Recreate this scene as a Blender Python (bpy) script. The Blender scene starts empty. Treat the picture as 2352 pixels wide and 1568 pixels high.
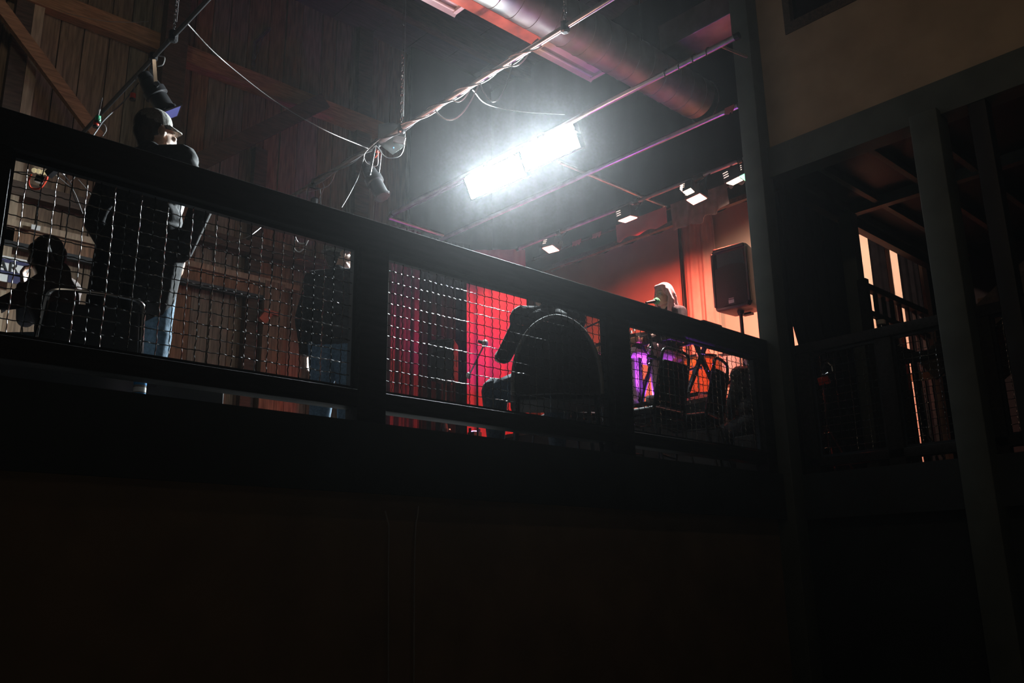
import bpy, bmesh, math, random
import numpy as np
from mathutils import Vector, Matrix

random.seed(7)
rng = np.random.default_rng(7)
scene = bpy.context.scene
COL = scene.collection
V3 = lambda *a: np.array(a, float)

# ---------------------------------------------------------------- camera
FPX, CAMZ = 2050.0, -0.757          # deck floor is z = 0; the photographer stands in the lower room
yaw, pit, rol = math.radians(43.19), math.radians(15.009), math.radians(-0.956)
cy_, sy_ = math.cos(yaw), math.sin(yaw)
FW = V3(math.cos(pit) * sy_, math.cos(pit) * cy_, math.sin(pit))
RT = V3(cy_, -sy_, 0)
UPV = np.cross(RT, FW)
AX = math.cos(rol) * RT + math.sin(rol) * UPV
BX = -math.sin(rol) * RT + math.cos(rol) * UPV
cam = bpy.data.cameras.new('camera'); camo = bpy.data.objects.new('camera', cam); COL.objects.link(camo)
cam.sensor_width = 36.0; cam.lens = FPX * 36.0 / 2352.0; cam.clip_start = 0.05; cam.clip_end = 200
m = Matrix.Identity(4)
for i in range(3):
    m[i][0], m[i][1], m[i][2] = AX[i], BX[i], -FW[i]
m[2][3] = CAMZ
camo.matrix_world = m
scene.camera = camo

def ray(x, y): return (x - 1176) / FPX * AX - (y - 784) / FPX * BX + FW
def P(x, y, d): return ray(x, y) * d + V3(0, 0, CAMZ)
def onX(x, y, X): r = ray(x, y); return r * (X / r[0]) + V3(0, 0, CAMZ)
def onY(x, y, Y): r = ray(x, y); return r * (Y / r[1]) + V3(0, 0, CAMZ)
def onZ(x, y, Z): r = ray(x, y); return r * ((Z - CAMZ) / r[2]) + V3(0, 0, CAMZ)

# ---------------------------------------------------------------- world, exposure, lights
vs = scene.view_settings
scene.display_settings.display_device = 'sRGB'
vs.view_transform = 'Standard'; vs.look = 'None'; vs.exposure = 0.0; vs.gamma = 1.0; vs.use_curve_mapping = False
world = bpy.data.worlds.new('world'); scene.world = world; world.use_nodes = True
wn = world.node_tree; wn.nodes.clear()
wo = wn.nodes.new('ShaderNodeOutputWorld'); wb = wn.nodes.new('ShaderNodeBackground')
wb.inputs[0].default_value = (0.5, 0.55, 0.6, 1); wb.inputs[1].default_value = 0.004
wn.links.new(wb.outputs[0], wo.inputs[0])
HAZE = 0.0011                       # thin theatrical haze in the room, also standing in for lens bloom
wv = wn.nodes.new('ShaderNodeVolumeScatter'); wv.inputs['Density'].default_value = HAZE
wv.inputs['Color'].default_value = (0.95, 0.97, 1, 1); wv.inputs['Anisotropy'].default_value = 0.91
wn.links.new(wv.outputs[0], wo.inputs[1])
cyc = scene.cycles
cyc.max_bounces = 6; cyc.diffuse_bounces = 3; cyc.glossy_bounces = 3; cyc.volume_bounces = 0
cyc.sample_clamp_indirect = 3.0
cyc.use_denoising = True

def light(name, kind, loc, energy, color, parent=None, aim=None, size=0.05, spot=120, blend=0.5, size_y=None):
    l = bpy.data.lights.new(name, kind); l.energy = energy; l.color = color
    o = bpy.data.objects.new(name, l); COL.objects.link(o)
    o.location = tuple(loc)
    if kind in ('POINT', 'SPOT'): l.shadow_soft_size = size
    if kind == 'SPOT': l.spot_size = math.radians(spot); l.spot_blend = blend
    if kind == 'AREA':
        l.size = size; l.spread = math.radians(spot)
        if size_y: l.shape = 'RECTANGLE'; l.size_y = size_y
    if aim is not None:
        d = Vector(tuple(np.array(aim, float) - np.array(loc, float)))
        o.rotation_euler = d.to_track_quat('-Z', 'Y').to_euler()
    if parent is not None:
        o.parent = parent; o.location = tuple(np.array(loc, float) - np.array(parent.location, float))
    return o

# unseen fill lamps added to brighten the lower room, upper wall and side mesh
light('room_fill_lamp', 'AREA', (-0.5, -2.5, 1.6), 2.8, (1.0, 0.85, 0.66), aim=(4.5, 3.0, 1.0), size=0.8, spot=180)
light('room_fill_lamp', 'AREA', (1.5, 0.4, 4.4), 5.2, (1.0, 0.74, 0.50), aim=(6.4, 2.3, 2.6), size=0.12, spot=150)
# unseen fill lamp added to brighten the barn wall
light('barn_fill_lamp', 'SPOT', (1.2, 6.2, 5.4), 24.0, (1.0, 0.84, 0.62), aim=(2.0, 9.5, 4.0), size=0.25, spot=120, blend=0.9)

# ---------------------------------------------------------------- materials
MATS = {}
def mat(name, col, rough=0.6, metal=0.0, var=0.25, scale=9.0, stretch=(1, 1, 1), bump=0.0, emit=0.0, ecol=None, spec=0.5, trans=0.0, sheen=0.0):
    if name in MATS: return MATS[name]
    m = bpy.data.materials.new(name); m.use_nodes = True
    nt = m.node_tree; b = nt.nodes['Principled BSDF']
    tc = nt.nodes.new('ShaderNodeTexCoord'); mp = nt.nodes.new('ShaderNodeMapping'); mp.inputs['Scale'].default_value = stretch
    nz = nt.nodes.new('ShaderNodeTexNoise'); nz.inputs['Scale'].default_value = scale; nz.inputs['Detail'].default_value = 5
    nt.links.new(tc.outputs['Object'], mp.inputs[0]); nt.links.new(mp.outputs[0], nz.inputs['Vector'])
    cr = nt.nodes.new('ShaderNodeValToRGB')
    c = np.array(col, float)
    cr.color_ramp.elements[0].position = 0.3; cr.color_ramp.elements[1].position = 0.72
    cr.color_ramp.elements[0].color = (*np.clip(c * (1 - var), 0, 1), 1)
    cr.color_ramp.elements[1].color = (*np.clip(c * (1 + var), 0, 1), 1)
    nt.links.new(nz.outputs['Fac'], cr.inputs[0]); nt.links.new(cr.outputs[0], b.inputs['Base Color'])
    b.inputs['Roughness'].default_value = rough; b.inputs['Metallic'].default_value = metal
    b.inputs['Specular IOR Level'].default_value = spec
    if sheen: b.inputs['Sheen Weight'].default_value = sheen
    if trans: b.inputs['Transmission Weight'].default_value = trans
    if emit:
        b.inputs['Emission Color'].default_value = (*(ecol or col), 1); b.inputs['Emission Strength'].default_value = emit
    if bump:
        bp = nt.nodes.new('ShaderNodeBump'); bp.inputs['Strength'].default_value = bump; bp.inputs['Distance'].default_value = 0.01
        nt.links.new(nz.outputs['Fac'], bp.inputs['Height']); nt.links.new(bp.outputs[0], b.inputs['Normal'])
    MATS[name] = m
    return m

BARN = [mat('barn_wood_%s' % n, c, 0.8, 0, 0.45, 5.0, (9, 9, 0.7), 0.5) for n, c in
        (('grey', (0.20, 0.17, 0.125)), ('brown', (0.20, 0.135, 0.085)), ('rust', (0.22, 0.12, 0.065)), ('dark', (0.12, 0.095, 0.07)))]
TIMBER = mat('timber', (0.32, 0.17, 0.085), 0.75, 0, 0.35, 6.0, (1, 8, 8), 0.4)
TIMBER_D = mat('timber_dark', (0.07, 0.045, 0.03), 0.8, 0, 0.35, 6.0, (1, 6, 6), 0.4)
TIMBER_L = mat('timber_pale', (0.36, 0.27, 0.18), 0.75, 0, 0.3, 6.0, (6, 6, 0.7), 0.4)
BLACKW = mat('black_stained_wood', (0.014, 0.012, 0.011), 0.62, 0, 0.4, 5.0, (1, 7, 7), 0.3, spec=0.22)
BLACKP = mat('black_paint', (0.012, 0.013, 0.014), 0.55, 0, 0.3, 6)
STEEL_B = mat('black_steel', (0.03, 0.03, 0.032), 0.38, 0.6, 0.25, 14, bump=0.05)
WIRE = mat('dark_steel_wire', (0.13, 0.13, 0.13), 0.24, 1.0, 0.25, 30)
GALV = mat('galvanised_pipe', (0.55, 0.55, 0.56), 0.34, 0.9, 0.2, 9, bump=0.04)
GALV_D = mat('galvanised_duct', (0.26, 0.25, 0.235), 0.42, 0.55, 0.3, 4, bump=0.05)
GREENP = mat('dark_green_paint', (0.075, 0.09, 0.078), 0.6, 0, 0.2, 4, bump=0.08)
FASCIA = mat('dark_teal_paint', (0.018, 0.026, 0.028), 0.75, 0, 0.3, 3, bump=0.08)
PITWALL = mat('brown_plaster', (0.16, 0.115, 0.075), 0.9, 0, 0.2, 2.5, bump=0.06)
BEIGE = mat('beige_plaster', (0.46, 0.35, 0.24), 0.9, 0, 0.12, 3.0, bump=0.05)
CREAM = mat('cream_stage_paint', (0.72, 0.58, 0.46), 0.85, 0, 0.08, 2.0, bump=0.03)
DRAPE_C = mat('cream_curtain_cloth', (0.70, 0.50, 0.40), 0.9, 0, 0.12, 5, bump=0.05, sheen=0.2)
DRAPE_K = mat('black_velour', (0.010, 0.009, 0.010), 0.95, 0, 0.05, 12, bump=0.1, spec=0.15)
DRAPE_G = mat('grey_cloth', (0.22, 0.19, 0.18), 0.95, 0, 0.2, 12, bump=0.1)
REDPANEL = mat('red_cloth', (0.60, 0.13, 0.17), 0.85, 0, 0.15, 3, bump=0.05)
STAGEW = mat('stage_wood', (0.09, 0.06, 0.045), 0.55, 0, 0.3, 6, (1, 8, 8), 0.2)
PLASTIC = mat('black_plastic', (0.016, 0.016, 0.018), 0.42, 0, 0.2, 40, bump=0.06)
GRILLE = mat('speaker_grille', (0.018, 0.018, 0.02), 0.6, 0.0, 0.4, 160, bump=0.1, spec=0.25)
BADGE = mat('silver_badge', (0.6, 0.6, 0.6), 0.35, 0.6, 0.1, 20)
CHROME = mat('chrome', (0.7, 0.7, 0.7), 0.16, 1.0, 0.05, 10)
VINYL = mat('black_vinyl', (0.014, 0.013, 0.014), 0.6, 0, 0.3, 30, bump=0.15, spec=0.3)
MAROON = mat('maroon_vinyl', (0.05, 0.012, 0.012), 0.55, 0, 0.3, 30, bump=0.15)
CLOTH_K = mat('black_cloth', (0.028, 0.028, 0.03), 0.9, 0, 0.3, 40, bump=0.2, spec=0.2)
CLOTH_GR = mat('charcoal_cloth', (0.05, 0.047, 0.045), 0.9, 0, 0.5, 60, bump=0.25, spec=0.2)
CLOTH_W = mat('pale_grey_shirt', (0.50, 0.52, 0.54), 0.9, 0, 0.12, 20, bump=0.2)
CLOTH_BR = mat('brown_jacket', (0.05, 0.022, 0.015), 0.85, 0, 0.3, 20, bump=0.2)
DENIM = mat('blue_denim', (0.09, 0.16, 0.23), 0.9, 0, 0.3, 60, bump=0.2)
SKIN = mat('skin', (0.62, 0.40, 0.30), 0.55, 0, 0.06, 12)
SKIN_P = mat('pale_skin', (0.78, 0.56, 0.46), 0.5, 0, 0.05, 12)
HAIR_D = mat('dark_hair', (0.025, 0.017, 0.012), 0.5, 0, 0.4, 60, (1, 1, 0.1), 0.3)
HAIR_P = mat('pale_pink_hair', (0.88, 0.53, 0.54), 0.5, 0, 0.2, 40, (3, 3, 0.4), 0.4)
CAPCLOTH = mat('grey_cap_cloth', (0.22, 0.21, 0.19), 0.95, 0, 0.35, 70, bump=0.3)
CABLE_K = mat('black_cable', (0.05, 0.05, 0.055), 0.32, 0, 0.2, 10, spec=0.7)
CABLE_G = mat('grey_cable', (0.22, 0.21, 0.205), 0.4, 0, 0.2, 10, spec=0.6)
CABLE_R = mat('red_cable', (0.75, 0.07, 0.03), 0.4, 0, 0.2, 10)
REDPL = mat('red_plastic', (0.75, 0.06, 0.03), 0.3, 0, 0.15, 10)
GREENPL = mat('green_plastic', (0.05, 0.35, 0.18), 0.35, 0, 0.15, 10)
FOAM_G = mat('green_foam', (0.05, 0.42, 0.20), 0.95, 0, 0.25, 120, bump=0.5)
WHITE = mat('white_paint', (0.80, 0.79, 0.76), 0.6, 0, 0.05, 6)
NAVY = mat('navy_paint', (0.03, 0.03, 0.10), 0.6, 0, 0.1, 6)
AMBER = mat('amber_drum_shell', (0.62, 0.33, 0.08), 0.32, 0, 0.3, 6, (1, 1, 7), 0.05)
DRUMGREY = mat('grey_drum_shell', (0.40, 0.39, 0.38), 0.35, 0.3, 0.15, 8)
BRASS = mat('brass', (0.75, 0.48, 0.18), 0.28, 1.0, 0.15, 12)
GELB = mat('blue_gel', (0.035, 0.035, 0.10), 0.25, 0, 0.1, 6)
DARKGLASS = mat('dark_glass', (0.008, 0.008, 0.010), 0.12, 0, 0.2, 3)
FIXTURE = mat('white_enamel_metal', (0.62, 0.56, 0.54), 0.45, 0.2, 0.12, 5)
RUST = mat('red_oxide_steel', (0.42, 0.10, 0.055), 0.7, 0.1, 0.4, 5, bump=0.15)
CEILW = mat('ceiling_boards_wood', (0.055, 0.045, 0.042), 0.85, 0, 0.35, 4, (1, 7, 1), 0.3)
E_WHITE = mat('lit_white_lens', (0.9, 0.95, 1), 0.4, emit=42, ecol=(0.86, 0.97, 1.0))
E_RED = mat('lit_red_lens', (1, 0.5, 0.4), 0.4, emit=30, ecol=(1.0, 0.22, 0.15))
E_WARM = mat('lit_warm_lens', (1, 0.8, 0.6), 0.4, emit=14, ecol=(1.0, 0.62, 0.38))
E_GREEN = mat('lit_green_lens', (0.4, 1, 0.6), 0.4, emit=3.0, ecol=(0.25, 1.0, 0.50))
E_PURP = mat('lit_purple_lens', (0.5, 0.2, 1), 0.4, emit=9, ecol=(0.42, 0.22, 1.0))
E_SLIT = mat('lit_vent_slit', (1, 0.8, 0.7), 0.4, emit=1.6, ecol=(1.0, 0.72, 0.62))

# ---------------------------------------------------------------- mesh helpers
class MB:
    def __init__(s): s.v = []; s.f = []
    def add(s, vs_, fs):
        n = len(s.v); s.v += [tuple(map(float, p)) for p in vs_]; s.f += [tuple(i + n for i in f) for f in fs]; return s
    def box(s, a, b):
        x0, y0, z0 = np.minimum(a, b); x1, y1, z1 = np.maximum(a, b)
        return s.add([(x0,y0,z0),(x1,y0,z0),(x1,y1,z0),(x0,y1,z0),(x0,y0,z1),(x1,y0,z1),(x1,y1,z1),(x0,y1,z1)],
                     [(0,3,2,1),(4,5,6,7),(0,1,5,4),(1,2,6,5),(2,3,7,6),(3,0,4,7)])
    def bar(s, p, q, w, h, up=(0, 0, 1)):          # rectangular bar from p to q
        p, q = np.array(p, float), np.array(q, float); d = q - p; d /= np.linalg.norm(d)
        u = np.array(up, float); sd = np.cross(d, u)
        if np.linalg.norm(sd) < 1e-5: sd = np.cross(d, V3(1, 0, 0))
        sd /= np.linalg.norm(sd); u = np.cross(sd, d)
        vs_ = [c + sd * a * w / 2 + u * b * h / 2 for c in (p, q) for a, b in ((-1,-1),(1,-1),(1,1),(-1,1))]
        return s.add(vs_, [(3,2,1,0),(4,5,6,7),(0,1,5,4),(1,2,6,5),(2,3,7,6),(3,0,4,7)])
    def tube(s, pts, r, n=8, cap=True):
        pts = [np.array(p, float) for p in pts]; k = len(pts)
        rr = r if hasattr(r, '__len__') else [r] * k
        t0 = pts[1] - pts[0]; t0 /= np.linalg.norm(t0)
        u = np.cross(t0, V3(0, 0, 1)); 
        if np.linalg.norm(u) < 1e-3: u = np.cross(t0, V3(1, 0, 0))
        u /= np.linalg.norm(u); vs_ = []; fs = []
        for i, p in enumerate(pts):
            t = pts[min(i + 1, k - 1)] - pts[max(i - 1, 0)]; t /= max(np.linalg.norm(t), 1e-9)
            u = u - t * (u @ t); u /= max(np.linalg.norm(u), 1e-9); w = np.cross(t, u)
            for j in range(n):
                a = 2 * math.pi * j / n
                vs_.append(p + rr[i] * (math.cos(a) * u + math.sin(a) * w))
        for i in range(k - 1):
            for j in range(n):
                a, b = i * n + j, i * n + (j + 1) % n
                fs.append((a, b, b + n, a + n))
        if cap: fs += [tuple(range(n - 1, -1, -1)), tuple((k - 1) * n + j for j in range(n))]
        return s.add(vs_, fs)
    def lathe(s, p, q, prof, n=16, cap=True):      # prof: (t along p->q 0..1, radius)
        p, q = np.array(p, float), np.array(q, float)
        return s.tube_prof(p, q, prof, n, cap)
    def tube_prof(s, p, q, prof, n, cap):
        d = q - p; L = np.linalg.norm(d); t = d / L
        u = np.cross(t, V3(0, 0, 1))
        if np.linalg.norm(u) < 1e-3: u = np.cross(t, V3(1, 0, 0))
        u /= np.linalg.norm(u); w = np.cross(t, u); vs_ = []; fs = []
        for a_, r in prof:
            for j in range(n):
                a = 2 * math.pi * j / n
                vs_.append(p + d * a_ + r * (math.cos(a) * u + math.sin(a) * w))
        k = len(prof)
        for i in range(k - 1):
            for j in range(n):
                a, b = i * n + j, i * n + (j + 1) % n
                fs.append((a, b, b + n, a + n))
        if cap: fs += [tuple(range(n - 1, -1, -1)), tuple((k - 1) * n + j for j in range(n))]
        return s.add(vs_, fs)
    def ell(s, c, r, R=None, nu=12, nv=16):
        c = np.array(c, float); vs_ = [(0, 0, -1)]; fs = []
        for i in range(1, nu):
            a = -math.pi / 2 + math.pi * i / nu
            for j in range(nv):
                b = 2 * math.pi * j / nv; vs_.append((math.cos(a) * math.cos(b), math.cos(a) * math.sin(b), math.sin(a)))
        vs_.append((0, 0, 1)); top = len(vs_) - 1
        for j in range(nv): fs.append((0, 1 + (j + 1) % nv, 1 + j))
        for i in range(nu - 2):
            for j in range(nv):
                a, b = 1 + i * nv + j, 1 + i * nv + (j + 1) % nv
                fs.append((a, b, b + nv, a + nv))
        o = 1 + (nu - 2) * nv
        for j in range(nv): fs.append((o + j, o + (j + 1) % nv, top))
        A = np.array(vs_) * np.array(r, float)
        if R is not None: A = A @ np.array(R).T
        return s.add(A + c, fs)
    def cap(s, p, q, r1, r2, n=12):                # tapered capsule
        p, q = np.array(p, float), np.array(q, float); d = q - p; L = max(np.linalg.norm(d), 1e-4)
        prof = []
        for a in (-88, -60, -30, 0): prof.append((r1 * math.sin(math.radians(a)) / L, r1 * math.cos(math.radians(a))))
        for a in (0, 30, 60, 88): prof.append((1 + r2 * math.sin(math.radians(a)) / L, r2 * math.cos(math.radians(a))))
        return s.tube_prof(p, q, prof, n, True)
    def quadsheet(s, grid, thick):                 # grid[i][j] points, offset along +normal by thick; closed sheet
        g = np.array(grid, float); ni, nj = g.shape[:2]
        du = np.gradient(g, axis=0); dv = np.gradient(g, axis=1); nn = np.cross(du, dv)
        nn /= np.maximum(np.linalg.norm(nn, axis=2, keepdims=True), 1e-9)
        a = g - nn * thick / 2; b = g + nn * thick / 2
        idx = lambda k, i, j: k * ni * nj + i * nj + j
        fs = []
        for i in range(ni - 1):
            for j in range(nj - 1):
                fs.append((idx(0,i,j), idx(0,i,j+1), idx(0,i+1,j+1), idx(0,i+1,j)))
                fs.append((idx(1,i,j), idx(1,i+1,j), idx(1,i+1,j+1), idx(1,i,j+1)))
        ring = [(i, 0) for i in range(ni)] + [(ni-1, j) for j in range(1, nj)] + [(i, nj-1) for i in range(ni-2, -1, -1)] + [(0, j) for j in range(nj-2, 0, -1)]
        for k in range(len(ring)):
            (i, j), (i2, j2) = ring[k], ring[(k + 1) % len(ring)]
            fs.append((idx(0,i,j), idx(0,i2,j2), idx(1,i2,j2), idx(1,i,j)))
        return s.add(np.concatenate([a.reshape(-1, 3), b.reshape(-1, 3)]), fs)
    def xf(s, R=None, t=(0, 0, 0)):
        A = np.array(s.v)
        if R is not None: A = A @ np.array(R).T
        s.v = [tuple(p) for p in A + np.array(t, float)]; return s
    def build(s, name, material, parent=None, local=False, smooth=False, bevel=0.0):
        me = bpy.data.meshes.new(name)
        A = np.array(s.v, float); org = np.zeros(3)
        if parent is not None and not local:
            q = parent
            while q is not None: org = org + np.array(q.location); q = q.parent
            A = A - org
        loc = np.zeros(3)
        if parent is None:                          # origin at the base of the thing
            loc = V3((A[:, 0].min() + A[:, 0].max()) / 2, (A[:, 1].min() + A[:, 1].max()) / 2, A[:, 2].min()); A = A - loc
        me.from_pydata([tuple(p) for p in A], [], s.f); me.update()
        if material is not None: me.materials.append(material)
        if smooth:
            me.polygons.foreach_set('use_smooth', [True] * len(me.polygons))
        o = bpy.data.objects.new(name, me); COL.objects.link(o); o.location = tuple(loc)
        if parent is not None: o.parent = parent
        if bevel:
            bv = o.modifiers.new('bevel', 'BEVEL'); bv.width = bevel; bv.segments = 3; bv.limit_method = 'ANGLE'
            MODS.append(o)
        if smooth and not bevel:
            try: me.set_sharp_from_angle(angle=math.radians(40))
            except Exception: pass
        return o
MODS = []

def tag(o, label=None, cat=None, group=None, kind=None):
    if label: o['label'] = label
    if cat: o['category'] = cat
    if group: o['group'] = group
    if kind: o['kind'] = kind
    return o
def thing(name, label, cat, loc=(0, 0, 0), rz=0.0, group=None, kind=None):
    o = bpy.data.objects.new(name, None); COL.objects.link(o); o.empty_display_size = 0.1
    o.location = tuple(map(float, loc)); o.rotation_euler = (0, 0, rz)
    return tag(o, label, cat, group, kind)
def dup(root, loc, rz, label):
    r = root.copy(); COL.objects.link(r); r.location = tuple(map(float, loc)); r.rotation_euler = (0, 0, rz); r['label'] = label
    def rec(src, dst):
        for ch in list(src.children):
            c = ch.copy(); COL.objects.link(c); c.parent = dst; rec(ch, c)
    rec(root, r); return r
def blob(name, mb, voxel, material, parent, smooth=4):
    o = mb.build(name, material, parent, local=True)
    r = o.modifiers.new('remesh', 'REMESH'); r.mode = 'VOXEL'; r.voxel_size = voxel; r.use_smooth_shade = True
    if smooth:
        sm = o.modifiers.new('smooth', 'SMOOTH'); sm.factor = 0.5; sm.iterations = smooth
    MODS.append(o); return o
def struct(name, mb, material, label=None, cat=None, parent=None, **k):
    o = mb.build(name, material, parent, **k); o['kind'] = 'structure'
    if label: o['label'] = label
    return o
def rotz(a): c, s = math.cos(a), math.sin(a); return np.array([[c, -s, 0], [s, c, 0], [0, 0, 1.0]])
def curve(pts, n=24):                              # Catmull-Rom through points
    p = [np.array(q, float) for q in pts]; p = [2 * p[0] - p[1]] + p + [2 * p[-1] - p[-2]]; out = []
    for i in range(1, len(p) - 2):
        k = max(2, n // (len(p) - 3))
        for j in range(k):
            t = j / k
            out.append(0.5 * (2*p[i] + (p[i+1]-p[i-1])*t + (2*p[i-1]-5*p[i]+4*p[i+1]-p[i+2])*t*t + (3*p[i]-p[i-1]-3*p[i+1]+p[i+2])*t**3))
    out.append(p[-2]); return out

YR, XR = 3.64, 6.40                               # planes of the two guard rails
YB, XS = 9.50, 9.50                               # barn wall, stage back wall
ZP, ZC = -2.30, 6.80                              # floor of the lower room, ceiling
ZST = 0.80                                        # stage height
ZG = 3.40                                         # lighting pipes

# ================================================================ SETTING
f = thing('floor', 'dark upper deck floor that wraps around the lower room', None, (0, YR, 0), kind='structure')
struct('deck', MB().box((-3, YR, -0.12), (11.5, YB + 0.3, 0)).box((XR, -3.5, -0.12), (11.5, YR - 0.001, 0)), BLACKW, parent=f)
struct('floor', MB().box((-6, -6, ZP - 0.1), (11.5, 9.8, ZP)), PITWALL, 'brown floor of the lower room under the deck')
struct('trim_1', MB().box((-3, YR - 0.03, -0.34), (XR - 0.03, YR, 0.0)), FASCIA, 'dark teal fascia board along the deck edge under the long guard rail')
struct('trim_2', MB().box((XR - 0.03, -3.5, -0.34), (XR, YR, 0.0)), FASCIA, 'dark teal fascia board along the deck edge under the short side guard rail')
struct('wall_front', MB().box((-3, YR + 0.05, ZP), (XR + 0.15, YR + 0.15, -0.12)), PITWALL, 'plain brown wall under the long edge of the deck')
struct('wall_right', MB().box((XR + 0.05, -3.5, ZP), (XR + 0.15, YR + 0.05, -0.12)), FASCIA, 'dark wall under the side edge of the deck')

# barn wall of vertical boards
wl = thing('wall_left', 'old barn wall of dark vertical boards behind the deck', None, (0, YB, 0), kind='structure')
x = -1.0; k = 0
while x < 9.45:
    w = random.choice((0.24, 0.27, 0.3, 0.22)); pr = random.uniform(0, 0.02)
    MB().box((x + 0.006, YB - pr, 0), (x + w - 0.006, YB + 0.05, ZC)).build('board', BARN[random.choice((0, 0, 0, 1, 1, 2, 3))], wl)
    x += w; k += 1
struct('backing', MB().box((-1, YB + 0.05, 0), (11.5, YB + 0.12, ZC)), BLACKP, parent=wl)

def wallbeam(nm, p0, p1, h, t, material, label, Y=YB - 0.12):
    a, b = onY(*p0, Y), onY(*p1, Y); z = (a[2] + b[2]) / 2
    o = MB().box((a[0], Y - t / 2, z - h / 2), (b[0], Y + t / 2, z + h / 2)).build(nm, material, None)
    tag(o, label, 'beam', kind='structure'); return o
GX = onY(385, 90, YB - 0.12)[0]; GZ = onY(300, 74, YB - 0.12)[2]
tag(MB().box((-1, YB - 0.16, GZ - 0.11), (GX, YB - 0.02, GZ + 0.11)).build('trim_3', TIMBER, None), 'brown timber girt across the barn wall above the hat wearer', kind='structure')
tag(MB().box((GX + 0.1, YB - 0.17, GZ - 0.13), (6.78, YB - 0.02, GZ + 0.09)).build('trim_4', TIMBER, None), 'reddish timber girt across the barn wall over the middle', kind='structure')
def stud(nm, x, y, w, z0, z1, material, label, Y=YB - 0.1, t=0.1):
    X = onY(x, y, Y)[0]
    return tag(MB().box((X - w / 2, Y - t / 2, z0), (X + w / 2, Y + t / 2, z1)).build(nm, material, None), label, kind='structure')
stud('trim_5', 72, 140, 0.10, 0, GZ - 0.11, TIMBER_L, 'pale wooden stud crossing behind the diagonal brace', YB - 0.08)
stud('trim_6', 36, 150, 0.16, 0, ZC, TIMBER_D, 'dark post at the edge of the barn wall', YB - 0.07, 0.12)
stud('trim_7', 395, 150, 0.26, 0, ZC, TIMBER_D, 'dark timber post behind the hat wearer', YB - 0.25, 0.16)
stud('trim_8', 836, 150, 0.22, 0, ZC, TIMBER_D, 'dark timber post behind the two spotlights', YB - 0.06, 0.10)
stud('trim_9', 620, 800, 0.26, 0, onY(620, 650, YB - .1)[2], BARN[1], 'brown post behind the guard rail', YB - 0.12)
stud('trim_10', 595, 380, 0.16, 0, onY(595, 340, YB - .1)[2], TIMBER_D, 'narrow dark post between wall boards', YB - 0.06)
def brace(nm, p, q, w, Y, material, label):
    a, b = onY(*p, Y), onY(*q, Y)
    return tag(MB().bar(a, b, 0.07, w, up=(0, 0, 1) if abs((b - a)[2]) < abs((b - a)[0]) else (1, 0, 0)).build(nm, material, None), label, kind='structure')
brace('trim_11', (-30, -25), (225, 315), 0.13, YB - 0.30, TIMBER, 'reddish brown diagonal brace running down across the pale stud')
brace('trim_12', (745, 232), (400, 400), 0.20, YB - 0.26, TIMBER_D, 'dark diagonal brace under the reddish girt')
# horizontal members seen through the rail mesh
def girt(nm, x, y0, y1, xa, xb, t, material, label, Y=YB - 0.1):
    z1, z0 = onY(x, y0, Y)[2], onY(x, y1, Y)[2]; Xa, Xb = onY(xa, y0, Y)[0], onY(xb, y0, Y)[0]
    return tag(MB().box((Xa, Y - t / 2, z0), (Xb, Y + t / 2, z1)).build(nm, material, None), label, kind='structure')
girt('trim_13', 130, 443, 474, -40, 820, 0.12, TIMBER_D, 'dark horizontal beam behind the tangle of cables')
girt('trim_14', 60, 515, 530, -40, 690, 0.12, TIMBER_L, 'pale moulding along the barn wall')
girt('trim_15', 60, 532, 563, -40, 640, 0.06, BARN[2], 'rust brown board under the pale moulding')
girt('trim_16', 60, 563, 576, -40, 640, 0.08, BLACKP, 'black strip under the rust brown board')

struct('wall_side', MB().box((XR + 0.12, YR - 0.12, 2.44), (XS + 0.35, YR - 0.04, ZC)), BLACKP, 'black panel above the side drape, added to block stage light')  # panel added to keep stage light off the soffit
# stage back wall, drapes, stage
struct('wall_back', MB().box((XS, 3.62, 0), (XS + 0.12, YB, ZC)), CREAM, 'cream painted stage back wall washed in red light')
struct('wall_side', MB().box((XS + 0.35, -3.5, 0), (XS + 0.45, 3.9, ZC)), DRAPE_K, 'black wall beside the stage')
st = thing('floor', 'low dark wooden stage platform under the singer', None, (6.70, 4.45, 0), kind='structure')
n = 20; ys = np.linspace(4.45, YB - 0.25, n + 1)
for i in range(n):
    MB().box((6.62, ys[i] + 0.003, ZST - 0.04), (XS, ys[i + 1] - 0.003, ZST)).build('plank', STAGEW, st)
MB().box((6.64, 4.45, 0), (6.68, YB - 0.25, ZST - 0.04)).box((6.68, 4.46, 0), (XS, 4.50, ZST - 0.04)).build('skirt', BLACKP, st)
# ceiling with rafters and upper gable
ce = thing('ceiling', 'dark board ceiling with rafters high over the stage', None, (0, 0, ZC), kind='structure')
xs = np.arange(-1, 11.4, 0.6)
for i, xx in enumerate(xs):
    MB().box((xx + 0.006, -3.5, ZC), (xx + 0.594, YB, ZC + 0.05)).build('board', CEILW, ce)
for yy in (4.6, 5.9, 7.2, 8.5):
    MB().box((-1, yy - 0.06, ZC - 0.28), (11.4, yy + 0.06, ZC)).build('rafter', TIMBER_D, ce)

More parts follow.
